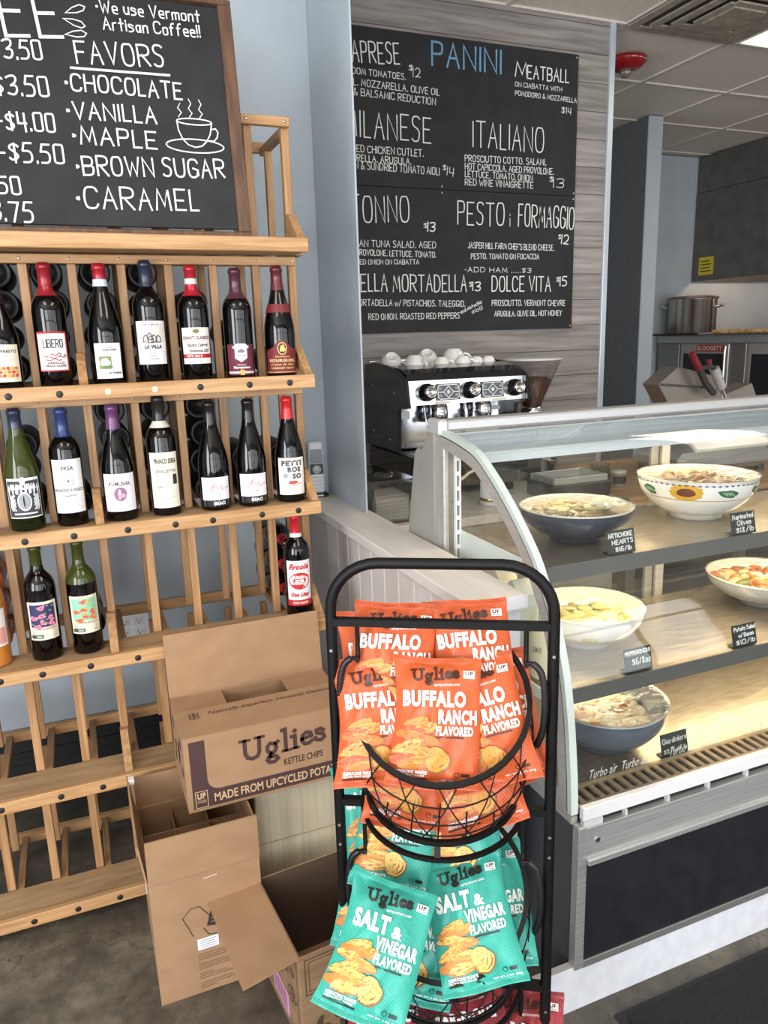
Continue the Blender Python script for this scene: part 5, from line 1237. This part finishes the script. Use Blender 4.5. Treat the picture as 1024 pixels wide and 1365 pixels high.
# brown divided wine carton
w, d, h = .252, .312, .325; x, y = w / 2, d / 2
t = thing('divided_carton', 'open brown wine carton with inner dividers standing on the floor', 'carton', (.161, 1.706, 0))
walls(t, w, d, h, CARD, CARDIN)
flap(t, (-x, -y, h), (x, -y, h), (0, -.006, .112), CARD, .004)
MB().box(-x + .004, x - .004, -y - .0008, -y + .0002, h - .0022, h - .0004, ink((96, 70, 48), .9), .0002).build('fold_crease', t)
flap(t, (-x, y, h), (-x, -y, h), (-.012, 0, .100), CARD, .004)
flap(t, (x, y, h), (-x, y, h), (0, .012, .082), CARD, .004)
flap(t, (x, -y, h), (x, y, h), (-.004, 0, .084), CARD, .004)
m = MB()
for k in (1, 2): MB().box(-x + .005, x - .005, -y + k * d / 3 - .0015, -y + k * d / 3 + .0015, .004, .308, CARDIN, .0004).build('divider', t)
for k in (1, 2): MB().box(-x + k * w / 3 - .0015, -x + k * w / 3 + .0015, -y + .005, y - .005, .004, .303, CARDIN, .0004).build('divider', t)
m = MB(); mp = lambda a, b, hh: (a - x, -y - .0004 - hh, b)
ribbons(m, [[(.085, .16), (.075, .19), (.065, .215), (.085, .235), (.105, .235), (.125, .205), (.14, .195)], [(.11, .175), (.12, .155), (.14, .15)]], .0008, mp, PRD)
m.add([mp(a, b, .0003) for a, b in [(.118, .178), (.155, .170), (.168, .190), (.195, .215), (.205, .238), (.185, .240), (.16, .226), (.128, .214)]], [list(range(8))], ink((44, 42, 42), .8))
ribbons(m, [[(.128, .185), (.15, .19), (.165, .2)], [(.13, .195), (.15, .205)]], .0006, mp, TANINK, .0006)
patch(m, .093, .118, .142, .148, mp, ink((226, 226, 232), .6), .0003, 2, 2)
for i in range(4): ribbons(m, [[(.100, .142 - i * .006), (.136 - .005 * (i % 2), .142 - i * .006)]], .0006, mp, ink((110, 110, 120), .7), .0006)
blob(m, .170, .125, .012, .012, mp, ink((34, 30, 28), .8), 2, .4, .0003, 16, 1)
rr = random.Random(5)
for i in range(15): 
    if i not in (3, 7, 11): ribbons(m, [[(.092, .105 - i * .0065), (.092 + rr.uniform(.03, .1), .105 - i * .0065)]], .0008, mp, ink((96, 72, 52), .8), .0003)
ribbons(m, [[(.12, .325 - .02), (.15, .325 - .018)]], .001, mp, ink((214, 206, 196), .7))
m.build('printed_front', t)
MB().box(-x - .0025, -x - .0006, -.02, .09, .20, .33 - .02, ink((214, 206, 196), .6), .0003).build('paper_label', t)
MB().box(-x - .002, -x + .012, y - .03, y - .012, h + .088, h + .102, ink((226, 224, 222), .6), .0003, Matrix.Translation((-.010, 0, 0))).build('white_sticker', t)
# pale carton behind
t = thing('pale_carton', 'pale creased carton standing under the printed chips carton by the low wall', 'carton', (.455, 1.772, 0))
m = MB(); m.box(-.148, .148, -.106, .106, 0, .4155, CARDPALE, .003); m.build('carton_body', t)
MB().box(-.1485, .1485, -.1068, -.1055, .262, .265, ink((140, 130, 108), .8), .0002).build('crease', t)
# patterned open carton
w, d, h = .236, .272, .250; x, y = w / 2, d / 2
t = thing('patterned_carton', 'open patterned carton with its left flap folded out, in front of the divided carton', 'carton', (.410, 1.440, 0), math.radians(5))
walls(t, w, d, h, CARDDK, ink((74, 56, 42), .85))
flap(t, (-x, y, h), (-x, -y, h), (-.122, -.006, -.012), CARD, .0, 'plain flap folded outwards')
m = MB(); mp = lambda a, b, hh: (a - x, -y - .0004 - hh, b); cI = ink((84, 62, 44), .8)
outline(m, .012, .150, w - .012, h - .012, .0012, mp, cI); outline(m, .02, .158, w - .02, h - .02, .0008, mp, cI)
rr = random.Random(9)
def swirl(cx, cy, r_, tn): return [(cx + r_ * (1 - k / 26) * math.cos(tn * k * .42), cy + r_ * (1 - k / 26) * math.sin(tn * k * .42)) for k in range(24)]
for i in range(16): ribbons(m, [swirl(rr.uniform(.03, w - .03), rr.uniform(.02, .13), rr.uniform(.012, .026), rr.choice((-1, 1)))], .0012, mp, cI)
for i in range(7): blob(m, .04 + i * .027, .07 + .03 * math.sin(i * 2), .010, .012, mp, ink((70, 52, 40), .8), i, .5, .0004, 16, 1)
m.build('printed_front', t)
m = MB(); mp3 = lambda a, b, hh: (-x - .0004 - hh, y - a, b)
outline(m, .02, .02, d - .02, h - .03, .001, mp3, cI)
for i in range(12): ribbons(m, [swirl(rr.uniform(.05, d - .04), rr.uniform(.09, h - .05), rr.uniform(.014, .028), rr.choice((-1, 1)))], .0012, mp3, cI)
patch(m, .085, .02, .19, .085, mp3, ink((206, 150, 176), .7), .0004, 2, 2)
for i in range(12): ribbons(m, [[(.095 + i * .0072, .03), (.095 + i * .0072, .075)]], .0012 if i % 3 else .002, mp3, ink((110, 60, 90), .7), .0007)
m.build('printed_side', t)
# crumpled brown paper inside
o = bag_mesh(2, CARDDK, 'bbq').build('paper_filler') if False else None
# ------------------------------------------------------------------ back counter with the espresso machine
t = thing('back_counter', 'low counter below the espresso machine along the plank wall', 'counter', (1.4, 2.7, 0))
MB().box(.884, 1.93, 2.33, 3.085, 0, .835, noisy('counter_body', (150, 148, 146), (160, 158, 156)), .003).build('cabinet', t, (1.4, 2.7, 0))
MB().box(.882, 1.945, 2.305, 3.088, .835, .868, noisy('pale_stone_top', (196, 190, 184), (212, 206, 200), (6, 6, 6), 6, 6, .35), .003).build('worktop', t, (1.4, 2.7, 0))
t = thing('prep_table', 'wood-topped prep table behind the right half of the deli case', 'table', (2.7, 2.6, 0))
WT = noisy('prep_wood', (150, 112, 76), (186, 146, 104), (2, 24, 24), 3, 6, .45)
MB().box(1.952, 3.4, 2.28, 3.04, .83, .868, WT, .003).build('table_top', t, (2.7, 2.6, 0))
for x in (2.0, 3.35):
    for y in (2.33, 2.99): MB().box(x - .025, x + .025, y - .025, y + .025, 0, .83, STEELDULL, .003).build('leg', t, (2.7, 2.6, 0))
MB().box(1.98, 3.37, 2.31, 3.01, .2, .22, STEELDULL, .002).build('under_shelf', t, (2.7, 2.6, 0))
# espresso machine
EO = (1.445, 2.85, .868)
t = thing('espresso_machine', 'chrome and black two-group espresso machine with cups on top', 'espresso machine', EO)
side = [(3.055, 1.395), (2.95, 1.402), (2.82, 1.396), (2.70, 1.375), (2.635, 1.345), (2.612, 1.238), (2.705, 1.228), (2.712, 1.056), (3.055, 1.056)]
sideg = noisy('smoked_side_panel', (58, 56, 56), (70, 68, 66), (3, 3, 3), 3, 3, .16)
for x in (1.172, 1.702):
    sp_ = yzprism(MB(), side, x, x + .012, BLACKGLOSS).build('side_panel', t, EO)
    inner = [(y_ + (2.87 - y_) * .045, z_ + (1.2 - z_) * .045) for y_, z_ in side]
    yzprism(MB(), inner, x - .0015, x + .0135, sideg).build('smoked_inset', sp_, EO)
    for (y_, z_) in ((2.97, 1.31), (2.74, 1.29), (2.97, 1.12), (2.80, 1.10)): MB().cyl((x - .003, y_, z_), (x - .0012, y_, z_), .005, CHROME, 10).build('screw', sp_, EO)
MB().box(1.184, 1.702, 2.785, 3.05, 1.07, 1.36, BLACK, .004).box(1.184, 1.702, 2.715, 2.79, 1.24, 1.345, BLACK, .002).build('body', t, EO)
fm = MB(); yzprism(fm, [(2.637, 1.245), (2.646, 1.338), (2.72, 1.345), (2.72, 1.238)], 1.184, 1.702, ink((208, 208, 210), .14, 1.0)); fm.build('control_fascia', t, EO)
hm = MB(); yzprism(hm, [(2.642, 1.338), (2.652, 1.362), (2.70, 1.380), (2.80, 1.392), (2.80, 1.36), (2.70, 1.340)], 1.184, 1.702, BLACKGLOSS); hm.build('top_hood', t, EO)
MB().box(1.184, 1.702, 2.78, 3.05, 1.36, 1.372, STEEL, .001).build('cup_tray', t, EO)
m = MB()
m.tube([(1.19, 3.045, 1.372), (1.19, 3.045, 1.405), (1.70, 3.045, 1.405), (1.70, 3.045, 1.372)], .004, CHROME, 8).build('cup_rail', t, EO)
FN = Matrix.Translation((0, 2.637, 1.29)) @ Matrix.Rotation(PI / 2 - .26, 4, 'X')
for x in (1.262, 1.452, 1.655):
    T = Matrix.Translation((x, 2.6415, 1.292)) @ Matrix.Rotation(PI / 2 - .1, 4, 'X')
    k = MB().lathe([(.034, 0), (.034, .012), (.029, .016), (.029, .042), (.027, .046), (0, .047)], BLACKGLOSS, 28, T).build('steam_knob', t, EO)
    MB().lathe([(.0225, .0462), (.0225, .049), (.019, .0495), (.019, .0478), (0, .048)], CHROME, 24, T).build('knob_badge', k, EO)
for x in (1.355, 1.553):
    T = Matrix.Translation((x, 2.6415, 1.29)) @ Matrix.Rotation(PI / 2 - .096, 4, 'X')
    kp = MB().box(-.052, .052, -.032, .032, 0, .006, BLACKGLOSS, .002, T).build('keypad', t, EO)
    m = MB(); mpk = lambda a, b_, h: tuple(T @ Vector((a, b_, .0064 + h))); sv_ = ink((196, 198, 202), .3, .6)
    ribbons(m, [[(-.046, -.018), (-.036, -.027), (.036, -.027), (.046, -.018), (.046, .018), (.036, .027), (-.036, .027), (-.046, .018), (-.046, -.018)], [(-.022, 0), (0, .022), (.022, 0), (0, -.022), (-.022, 0)], [(-.046, 0), (-.022, 0)], [(.022, 0), (.046, 0)]], .0019, mpk, sv_)
    for sx in (-1, 1):
        for sy in (-1, 1): patch(m, sx * .036 - .007, sy * .013 - .005, sx * .036 + .007, sy * .013 + .005, mpk, ink((150, 154, 160), .3), .0003, 1, 1)
    blob(m, 0, 0, .008, .008, mpk, ink((210, 212, 216), .3), 0, 0, .0004, 14, 1); m.build('button_marks', kp, EO)
m = MB(); m.box(1.30, 1.36, 2.633, 2.6375, 1.246, 1.256, ink((224, 220, 206), .5), .0006); m.build('fascia_label', t, EO)
m = MB(); m.box(1.555, 1.615, 2.633, 2.6375, 1.246, 1.256, ink((224, 220, 206), .5), .0006); m.build('fascia_label', t, EO)
MB().box(1.184, 1.702, 2.775, 2.782, 1.06, 1.238, ink((196, 200, 212), .1, 1.0), .001).build('chrome_splashback', t, EO)
MB().box(1.20, 1.25, 2.7735, 2.7755, 1.18, 1.21, ink((226, 226, 230), .5), .0004).build('rating_plate', t, EO)
MB().box(1.61, 1.67, 2.7735, 2.7755, 1.195, 1.212, ink((226, 226, 230), .5), .0004).build('rating_plate', t, EO)
for x in (1.345, 1.545):
    g = MB().lathe([(0, .0), (.034, .0), (.036, .012), (.034, .045), (.028, .055), (0, .055)], CHROME, 24, Matrix.Translation((x, 2.70, 1.185))).build('brew_group', t, EO)
    MB().lathe([(0, 0), (.030, 0), (.034, .022), (.034, .03)], CHROME, 24, Matrix.Translation((x, 2.70, 1.158))).build('portafilter', t, EO)
    MB().tube([(x, 2.67, 1.172), (x + .012, 2.62, 1.166), (x + .03, 2.55, 1.150)], lambda i: (.008, .012, .013)[i], BLACK, 12).build('portafilter_handle', t, EO)
MB().tube([(1.265, 2.67, 1.24), (1.262, 2.655, 1.20), (1.285, 2.64, 1.09), (1.295, 2.63, 1.05)], .0045, CHROME, 8).build('steam_wand', t, EO)
MB().tube([(1.452, 2.68, 1.24), (1.452, 2.67, 1.20), (1.452, 2.67, 1.17)], .007, CHROME, 8).build('water_spout', t, EO)
MB().box(1.18, 1.706, 2.60, 3.05, .96, 1.05, BLACKGLOSS, .006).build('drip_tray', t, EO)
m = MB(); 
for k in range(22): m.box(1.20, 1.69, 2.61 + k * .0075, 2.613 + k * .0075, 1.05, 1.054, CHROME, .0004)
m.build('drip_grate', t, EO)
MB().box(1.19, 1.70, 2.66, 3.05, .90, .96, BLACK, .004).build('base', t, EO)
for x in (1.22, 1.66):
    for y_ in (2.68, 3.0): MB().cyl((x, y_, .868), (x, y_, .902), .018, BLACK, 14).build('foot', t, EO)
gz = MB().cyl((1.462, 2.603, 1.0), (1.462, 2.585, 1.0), .027, ink((226, 228, 230), .3), 24).build('pressure_gauge', t, EO)
m = MB(); ribbons(m, [[(0, 0), (.012, .012)], [(0, 0), (-.014, .006)]], .0012, lambda a, b_, h: (1.462 + a, 2.5846 - h, 1.0 + b_), BLACK); m.build('gauge_hands', gz, EO)
# cups on the machine
def cup(loc, rot, label, sc=1.0, proto=[]):
    if proto:
        o = dup(proto[0], loc, rot, label, 'white coffee cups on the espresso machine'); o.scale = (sc,) * 3; return o
    o = thing('coffee_cup', label, 'cup', loc, 0, 'white coffee cups on the espresso machine'); o.rotation_euler = rot; o.scale = (sc,) * 3
    MB().lathe([(0, .003), (.020, .003), (.021, 0), (.023, .002), (.034, .014), (.0405, .032), (.0425, .058), (.0418, .060), (.040, .058), (.038, .033), (.031, .016), (.018, .007), (0, .006)], PORCELAIN, 32).build('cup_body', o)
    MB().tube([(.040, 0, .050), (.054, 0, .053), (.0615, 0, .044), (.060, 0, .030), (.050, 0, .020), (.036, 0, .018)], 0, PORCELAIN, flat=(.008, .006), normal=(0, 1, 0)).build('cup_handle', o)
    proto.append(o); return o
FL = PI                                                    # turned upside down
cup((1.235, 2.905, 1.428), (FL + .75, .25, -.5), 'white coffee cup tipped on its side at the left end of the machine top', 1.1)
cup((1.305, 2.835, 1.431), (FL, 0, -1.2), 'upturned white cup second from the left on the machine top', 1.05)
cup((1.405, 2.925, 1.436), (FL + .75, .2, -.6), 'tipped white cup with its handle up, third from the left on the machine', 1.1)
cup((1.425, 2.83, 1.419), (FL, 0, -.3), 'small upturned cup in front of the tipped third cup', .8)
cup((1.525, 2.83, 1.421), (FL, 0, -.5), 'lower upturned cup of the stacked pair on the machine', .85)
cup((1.528, 2.92, 1.45), (FL, 0, -.4), 'taller upturned cup behind the stacked pair on the machine', 1.2)
cup((1.595, 2.84, 1.415), (FL, 0, -2.6), 'small upturned cup second from the right end of the machine top', .72)
cup((1.652, 2.84, 1.415), (FL, 0, 1.2), 'small upturned cup at the right end of the machine top', .72)
# grinder
GO = (1.885, 2.86, .868)
t = thing('coffee_grinder', 'coffee grinder with a clear cone hopper of beans right of the espresso machine', 'coffee grinder', GO)
MB().box(-.07, .07, -.10, .10, 0, .03, BLACK, .006).box(-.055, .055, -.02, .09, .03, .27, ink((120, 118, 116), .3, .8), .012).build('grinder_body', t)
MB().lathe([(0, .262), (.048, .262), (.052, .275), (.052, .312), (.046, .32), (0, .32)], CHROME, 28).build('collar', t)
MB().lathe([(.044, .32), (.046, .336), (.124, .520), (.1245, .524)], CLEARPL, 40).build('hopper', t)
MB().lathe([(0, .322), (.041, .322), (.044, .338), (.0855, .437), (.06, .447), (.03, .450), (0, .452)], noisy('coffee_beans', (44, 26, 16), (96, 58, 36), (1, 1, 1), 160, 2, .5, 0, .8), 32).build('coffee_beans', t)
MB().lathe([(0, .531), (.11, .531), (.128, .528), (.130, .522), (.126, .520), (0, .522)], ink((206, 206, 204), .3), 40).build('hopper_lid', t)
MB().tube([(-.02, -.06, .20), (-.02, -.13, .18)], .012, BLACK, 10).build('grinder_fork', t)
# clear tub on the counter
t = thing('clear_tub', 'clear lidded plastic tub of grounds on the counter left of the machine', 'tub', (.985, 2.42, .869))
cl = film('tub_plastic', (.80, .80, .80), .10, .15)
MB().box(-.082, .082, -.085, .085, 0, .145, cl, .012).build('tub_body', t)
MB().box(-.07, .07, -.072, .072, .006, .10, noisy('steel_insert', (130, 130, 128), (176, 176, 172), (1, 1, 90), 3, 2, .35, .7), .01).build('tub_contents', t)
MB().box(-.088, .088, -.09, .09, .145, .158, film('tub_lid', (.7, .7, .7), .12, .12), .005).lathe([(.0, .172), (.03, .170), (.038, .158)], cl, 20).build('tub_lid', t)
# small things behind the glass on the counter
def steel_cup(label, x, y, r0_, r1_, h, mat=None, cat='cup'):
    t = thing('steel_tumbler' if mat is None else 'clear_tumbler', label, cat, (x, y, .868))
    MB().lathe([(0, .002), (r0_, 0), (r1_, h), (r1_ + .002, h + .002), (r1_ - .002, h), (r0_ - .003, .004), (0, .005)], mat or CHROME, 28).build('tumbler_body', t); return t
t = thing('steel_pan', 'shallow steel pan resting on the black tub behind the case glass', 'pan', (1.80, 2.46, .9285))
MB().box(-.115, .115, -.075, .075, 0, .004, STEEL, .001).box(-.125, .125, -.085, -.075, .0, .026, STEEL, .002).box(-.125, .125, .075, .085, .0, .026, STEEL, .002).box(-.125, -.115, -.075, .075, 0, .026, STEEL, .002).box(.115, .125, -.075, .075, 0, .026, STEEL, .002).build('pan_body', t)
t = thing('black_tub', 'black rectangular tub under the steel pan behind the case glass', 'tub', (1.80, 2.46, .868))
MB().box(-.14, .14, -.09, .09, 0, .060, ink((40, 40, 42), .35), .006).build('tub_body', t)
t = steel_cup('tall steel shaker tumbler behind the steel pan', 1.80, 2.60, .028, .036, .125)
o = steel_cup('clear plastic tumbler right of the steel pan', 1.965, 2.47, .028, .042, .105, CLEARPL)
t = thing('small_tin', 'small pale tin with a dark label at the end of the counter row', 'tin', (2.075, 2.50, .8685))
MB().lathe([(0, 0), (.036, 0), (.036, .055), (.038, .056), (.038, .066), (0, .067)], ink((196, 192, 182), .35, .3), 28).build('tin_body', t)
m = MB(); m.grid(lambda u, v: (.0365 * math.sin(-1.2 + 2 * u), -.0365 * math.cos(-1.2 + 2 * u), .015 + .03 * v), 10, 1, BLACK); m.build('tin_label', t)
t = thing('milk_pitcher', 'white lidded pitcher with a curled hose in front of the machine tray', 'pitcher', (1.44, 2.45, .868))
MB().lathe([(0, 0), (.040, 0), (.044, .006), (.044, .085), (.040, .095), (0, .096)], ink((214, 214, 216), .3), 28).build('pitcher_body', t)
MB().lathe([(.0445, .018), (.0455, .02), (.0455, .028), (.0445, .03)], ink((206, 190, 130), .25, 1.0), 28).build('brass_band', t)
MB().tube([(.0, 0, .095), (.0, 0, .125), (-.02, 0, .142), (-.06, 0, .146), (-.10, 0, .130), (-.13, 0, .11)], .006, ink((206, 196, 176), .4), 8).build('curled_hose', t)
# ------------------------------------------------------------------ slicer on the prep table
SLO = (2.62, 2.62, .868)
t = thing('meat_slicer', 'steel meat slicer with red handle behind the deli case', 'slicer', SLO)
TANST = ink((164, 156, 146), .34, .85)
MB().box(-.24, .30, -.16, .16, .02, .11, STEEL, .03).build('slicer_base', t)
for x in (-.2, .26):
    for y_ in (-.12, .12): MB().cyl((x, y_, 0), (x, y_, .024), .02, BLACK, 14).build('foot', t)
T = Matrix.Translation((.12, .03, .215)) @ Matrix.Rotation(PI / 2 - .5, 4, 'X')
MB().lathe([(0, .012), (.11, .012), (.125, .004), (.125, 0), (0, 0)], CHROME, 40, T).build('blade', t)
cp = MB(); P = [(-.262, .402), (-.155, .474), (.040, .428), (.13, .30), (-.19, .305)]
T = Matrix.Translation((0, -.02, 0)) @ Matrix(((1, 0, 0, 0), (0, 0, 1, 0), (0, 1, 0, 0), (0, 0, 0, 1)))
cp.prism(P, .10, TANST, T); cp.build('food_carriage', t)
m = MB()
m.add([(-.262, -.022, .403), (-.255, -.022, .409), (.03, -.022, .385), (.03, -.022, .378)], [[0, 1, 2, 3]], STEELDULL)
for k in range(22): m.box(-.252 + k * .012, -.247 + k * .012, -.026, -.020, .396 - k * .0011, .408 - k * .0011, ink((90, 86, 82), .4, .6), .0005)
m.build('serrated_edge', t)
MB().cyl((-.135, -.07, .532), (-.085, -.07, .462), .0155, ink((112, 20, 40), .4), 18).build('red_handle', t)
MB().tube([(-.09, -.07, .47), (-.04, -.07, .395), (.01, -.07, .35)], 0, ink((48, 46, 46), .4), flat=(.022, .02)).tube([(-.085, -.07, .465), (-.02, -.07, .472), (.005, -.07, .458)], 0, ink((48, 46, 46), .4), flat=(.016, .018)).build('handle_bracket', t)
MB().cyl((-.03, -.07, .482), (-.038, -.07, .50), .012, ink((104, 24, 40), .4), 14).build('red_knob', t)
MB().cyl((.0, -.07, .462), (.05, -.07, .375), .022, STEEL, 18).build('pusher_cylinder', t)
MB().cyl((.045, -.07, .378), (.15, -.07, .205), .0095, CHROME, 12).build('pusher_rod', t)
m = MB().prism([(.16, .30), (.42, .37), (.46, .30), (.46, .27), (.18, .27)], .10, TANST, Matrix.Translation((0, .10, 0)) @ Matrix(((1, 0, 0, 0), (0, 0, 1, 0), (0, 1, 0, 0), (0, 0, 0, 1)))).build('gauge_plate', t)
# ------------------------------------------------------------------ kitchen: oven, pot, pans, hood
OO = (5.0, 4.5, 0)
t = thing('convection_oven', 'stainless double convection oven under the grey kitchen hood', 'oven', OO)
MB().box(4.56, 5.6, 3.55, 5.06, .12, 1.455, STEELDULL, .006).build('oven_body', t, OO)
MB().box(4.55, 4.562, 3.55, 5.06, 1.395, 1.455, STEEL, .003).build('top_trim', t, OO)
for y0, y1 in ((4.30, 4.78), (3.62, 4.12)):
    d = MB().box(4.548, 4.562, y0, y1, .85, 1.39, ink((190, 184, 174), .38, .55), .004).build('oven_door', t, OO)
    MB().box(4.545, 4.549, y0 + .05, y1 - .03, .92, 1.315, ink((40, 42, 44), .12), .002).build('door_window', d, OO)
    MB().tube([(4.53, y0 + .015, .95), (4.525, y0 + .015, 1.0), (4.525, y0 + .015, 1.33), (4.53, y0 + .015, 1.37)], .010, CHROME, 8).build('door_handle', d, OO)
MB().box(4.546, 4.560, 4.80, 5.04, .85, 1.39, ink((150, 150, 146), .4, .7), .003).build('side_front_panel', t, OO)
MB().box(4.545, 4.561, 4.14, 4.28, .85, 1.39, ink((150, 144, 138), .4, .7), .003).build('control_panel', t, OO)
m = MB(); mp = lambda a, b_, h: (4.5455 - h, 4.62 - a, 1.33 + b_)
patch(m, 0, 0, .27, .052, mp, ink((176, 54, 50), .4), .0, 2, 2); printed(m, 'BLODGETT', .012, .008, .258, .044, mp, ink((216, 196, 184), .4), .04, 0, .0008); m.build('maker_badge', t, OO)
t = thing('stock_pot', 'large stainless stock pot on top of the kitchen oven', 'pot', (4.70, 4.84, 1.4715))
pm = noisy('streaked_pot_steel', (120, 104, 92), (226, 220, 210), (9, 9, .1), 3, 2, .34, .7)
MB().lathe([(0, 0), (.176, 0), (.182, .006), (.182, .255), (.188, .258), (.188, .268), (.180, .268), (.178, .02), (0, .015)], pm, 48).build('pot_body', t)
for s_ in (-1, 1):
    a0 = 2.2 if s_ > 0 else -1.0
    P_ = [(.182 * math.cos(a0 + d_), .182 * math.sin(a0 + d_)) for d_ in (-.22, .22)]; n_ = (math.cos(a0), math.sin(a0))
    MB().tube([(P_[0][0], P_[0][1], .20), (P_[0][0] + n_[0] * .05, P_[0][1] + n_[1] * .05, .21), (P_[1][0] + n_[0] * .05, P_[1][1] + n_[1] * .05, .21), (P_[1][0], P_[1][1], .20)], .008, CHROME, 8).build('pot_handle', t)
MB().lathe([(0, .275), (.17, .272), (.192, .266), (.196, .276), (.17, .284), (0, .286)], noisy('foil_cover', (130, 96, 76), (176, 150, 130), (8, 8, 8), 4, 5, .4, .6, .6), 40).build('foil_cover', t)
t = thing('sheet_pan', 'dark sheet pan under the stock pot on the oven top', 'sheet pan', (4.75, 4.78, 1.4555))
MB().box(-.30, .30, -.26, .26, 0, .006, ink((60, 56, 54), .35, .8), .002).box(-.31, -.295, -.27, .27, 0, .016, ink((70, 66, 62), .35, .8), .002).build('pan_body', t)
t = thing('sheet_pan', 'sheet pan with baked golden flatbread at right on the oven top', 'sheet pan', (4.75, 4.02, 1.4555))
MB().box(-.30, .30, -.44, .44, 0, .006, ink((120, 116, 112), .35, .8), .002).build('pan_body', t)
t = thing('flatbread', 'golden baked flatbread lying on the right sheet pan', 'bread', (4.72, 4.02, 1.462))
MB().box(-.24, .24, -.40, .40, 0, .030, noisy('baked_crust', (176, 120, 62), (226, 190, 136), (4, 4, 4), 6, 6, .7, 0, .4), .012).build('crust', t)
HO = (5.37, 4.1, 1.885)
t = thing('kitchen_hood', 'large grey steel extraction hood hanging from the kitchen ceiling', 'hood', HO)
HM = noisy('grey_hood_steel', (104, 102, 98), (118, 115, 110), (4, 4, 4), 3, 6, .45, .55)
MB().box(4.896, 4.91, 2.4, 5.07, 2.575, 2.845, HM, .002).build('upper_front', t, HO)
MB().box(4.893, 4.91, 2.4, 5.07, 1.885, 2.572, HM, .002).build('lower_front', t, HO)
MB().box(4.91, 5.845, 5.055, 5.07, 1.885, 2.845, HM, .002).build('end_panel', t, HO)
MB().box(4.91, 5.845, 2.4, 5.055, 2.25, 2.28, HM, .002).build('inner_top', t, HO)
MB().box(4.91, 5.845, 2.4, 2.415, 1.885, 2.845, HM, .002).build('end_panel', t, HO)
m = MB(); mp = lambda a, b_, h: (4.8925 - h, 5.0 - a, 1.93 + b_)
patch(m, 0, 0, .155, .14, mp, ink((214, 196, 50), .5), 0, 2, 2)
for i in range(4): ribbons(m, [[(.02, .03 + i * .026), (.13 - .02 * (i % 2), .03 + i * .026)]], .004, mp, ink((70, 60, 20), .6), .0006)
m.build('warning_sticker', t, HO, label='yellow warning sticker')
lb = MB().lathe([(0, 0), (.03, .008), (.045, .04), (.03, .075), (.02, .08)], emit('warm_bulb', (255, 190, 130), 6), 20, Matrix.Translation((5.2, 4.6, 2.165))).build('hood_lamp', t, HO)
pl = bpy.data.lights.new('hood_bulb_light', 'POINT'); pl.energy = 8; pl.color = (1, .72, .48); pl.shadow_soft_size = .06
po = bpy.data.objects.new('hood_bulb_light', pl); COL.objects.link(po); po.location = (5.2, 4.6, 2.10)
# ------------------------------------------------------------------ on the ceiling
t = thing('ceiling_light', 'square lit ceiling light panel beside the air diffuser', 'ceiling light', (3.455, 2.46, 2.84))
MB().box(-.295, .295, -.60, .60, -.002, .008, emit('light_panel', (255, 240, 206), 1.9), .001).build('diffuser_panel', t)
fr = MB(); fm2 = ink((206, 204, 200), .5)
for a in ((-.308, -.295, -.615, .615), (.295, .308, -.615, .615), (-.295, .295, -.615, -.60), (-.295, .295, .60, .615)): fr.box(*a, -.006, .009, fm2, .001)
fr.build('frame', t)
area('panel_light', (3.455, 2.46, 2.83), (0, 0, 0), .58, 1.18, 10, (1.0, .92, .78))
for x_, y_, lab in ((-.64, .25, 'added fill light panel, out of view, over the floor in front of the wine rack'), (1.25, .25, 'added fill light panel, out of view, over the entrance mat')):
    dup(t, (x_, y_, 2.84), None, lab)  # unseen copy of the kitchen panel, added to brighten the return wall
    area('panel_light', (x_, y_, 2.83), (0, 0, 0), .58, 1.18, 15, (1.0, .96, .90))  # fill light below each added panel
t = thing('air_diffuser', 'square stepped ceiling air diffuser with grey louvres', 'air diffuser', (2.825, 2.775, 2.845))
gm = noisy('dusty_diffuser', (150, 140, 126), (172, 162, 148), (6, 6, 6), 4, 4, .6)
for i, (a, z) in enumerate(((.30, -.004), (.235, -.016), (.17, -.026), (.105, -.034))):
    m = MB()
    for s_ in (-1, 1):
        m.box(-a, a, s_ * a - .022, s_ * a + .022, z - .004, z + .004, gm, .001); m.box(s_ * a - .022, s_ * a + .022, -a, a, z - .0041, z + .0039, gm, .001)
    m.build('louvre', t)
MB().box(-.09, .09, -.09, .09, -.044, -.036, gm, .002).build('centre_plate', t)
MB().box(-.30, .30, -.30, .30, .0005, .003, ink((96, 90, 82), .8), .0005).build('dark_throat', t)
t = thing('fire_strobe', 'red domed fire alarm strobe on the ceiling', 'fire alarm', (2.80, 3.44, 2.848)); t.rotation_euler = (0, 0, .35)
MB().lathe([(0, -.050), (.04, -.050), (.075, -.040), (.098, -.018), (.102, 0), (0, 0)], ink((150, 22, 30), .35, 0, .2), 36).build('red_dome', t)
MB().lathe([(0, -.088), (.016, -.084), (.028, -.070), (.032, -.050), (0, -.050)], ink((140, 132, 126), .1, .3, .8), 24).build('strobe_lens', t)
m = MB()
mpf = lambda a, b_, h: ((.0885 + h) * math.sin(a) + 0, -(.0885 + h) * math.cos(a), -.0262 + b_)
def mpf(a, b_, h):
    z = -.034 + b_; r_ = .0765 + (.034 + z) * 1.0 + .0035
    return ((r_ + h) * math.sin(a), -(r_ + h) * math.cos(a), z)
printed(m, 'FIRE', -.75, .0, .25, .020, mpf, ink((226, 214, 206), .5), .03, 0, .001); m.build('lettering', t)
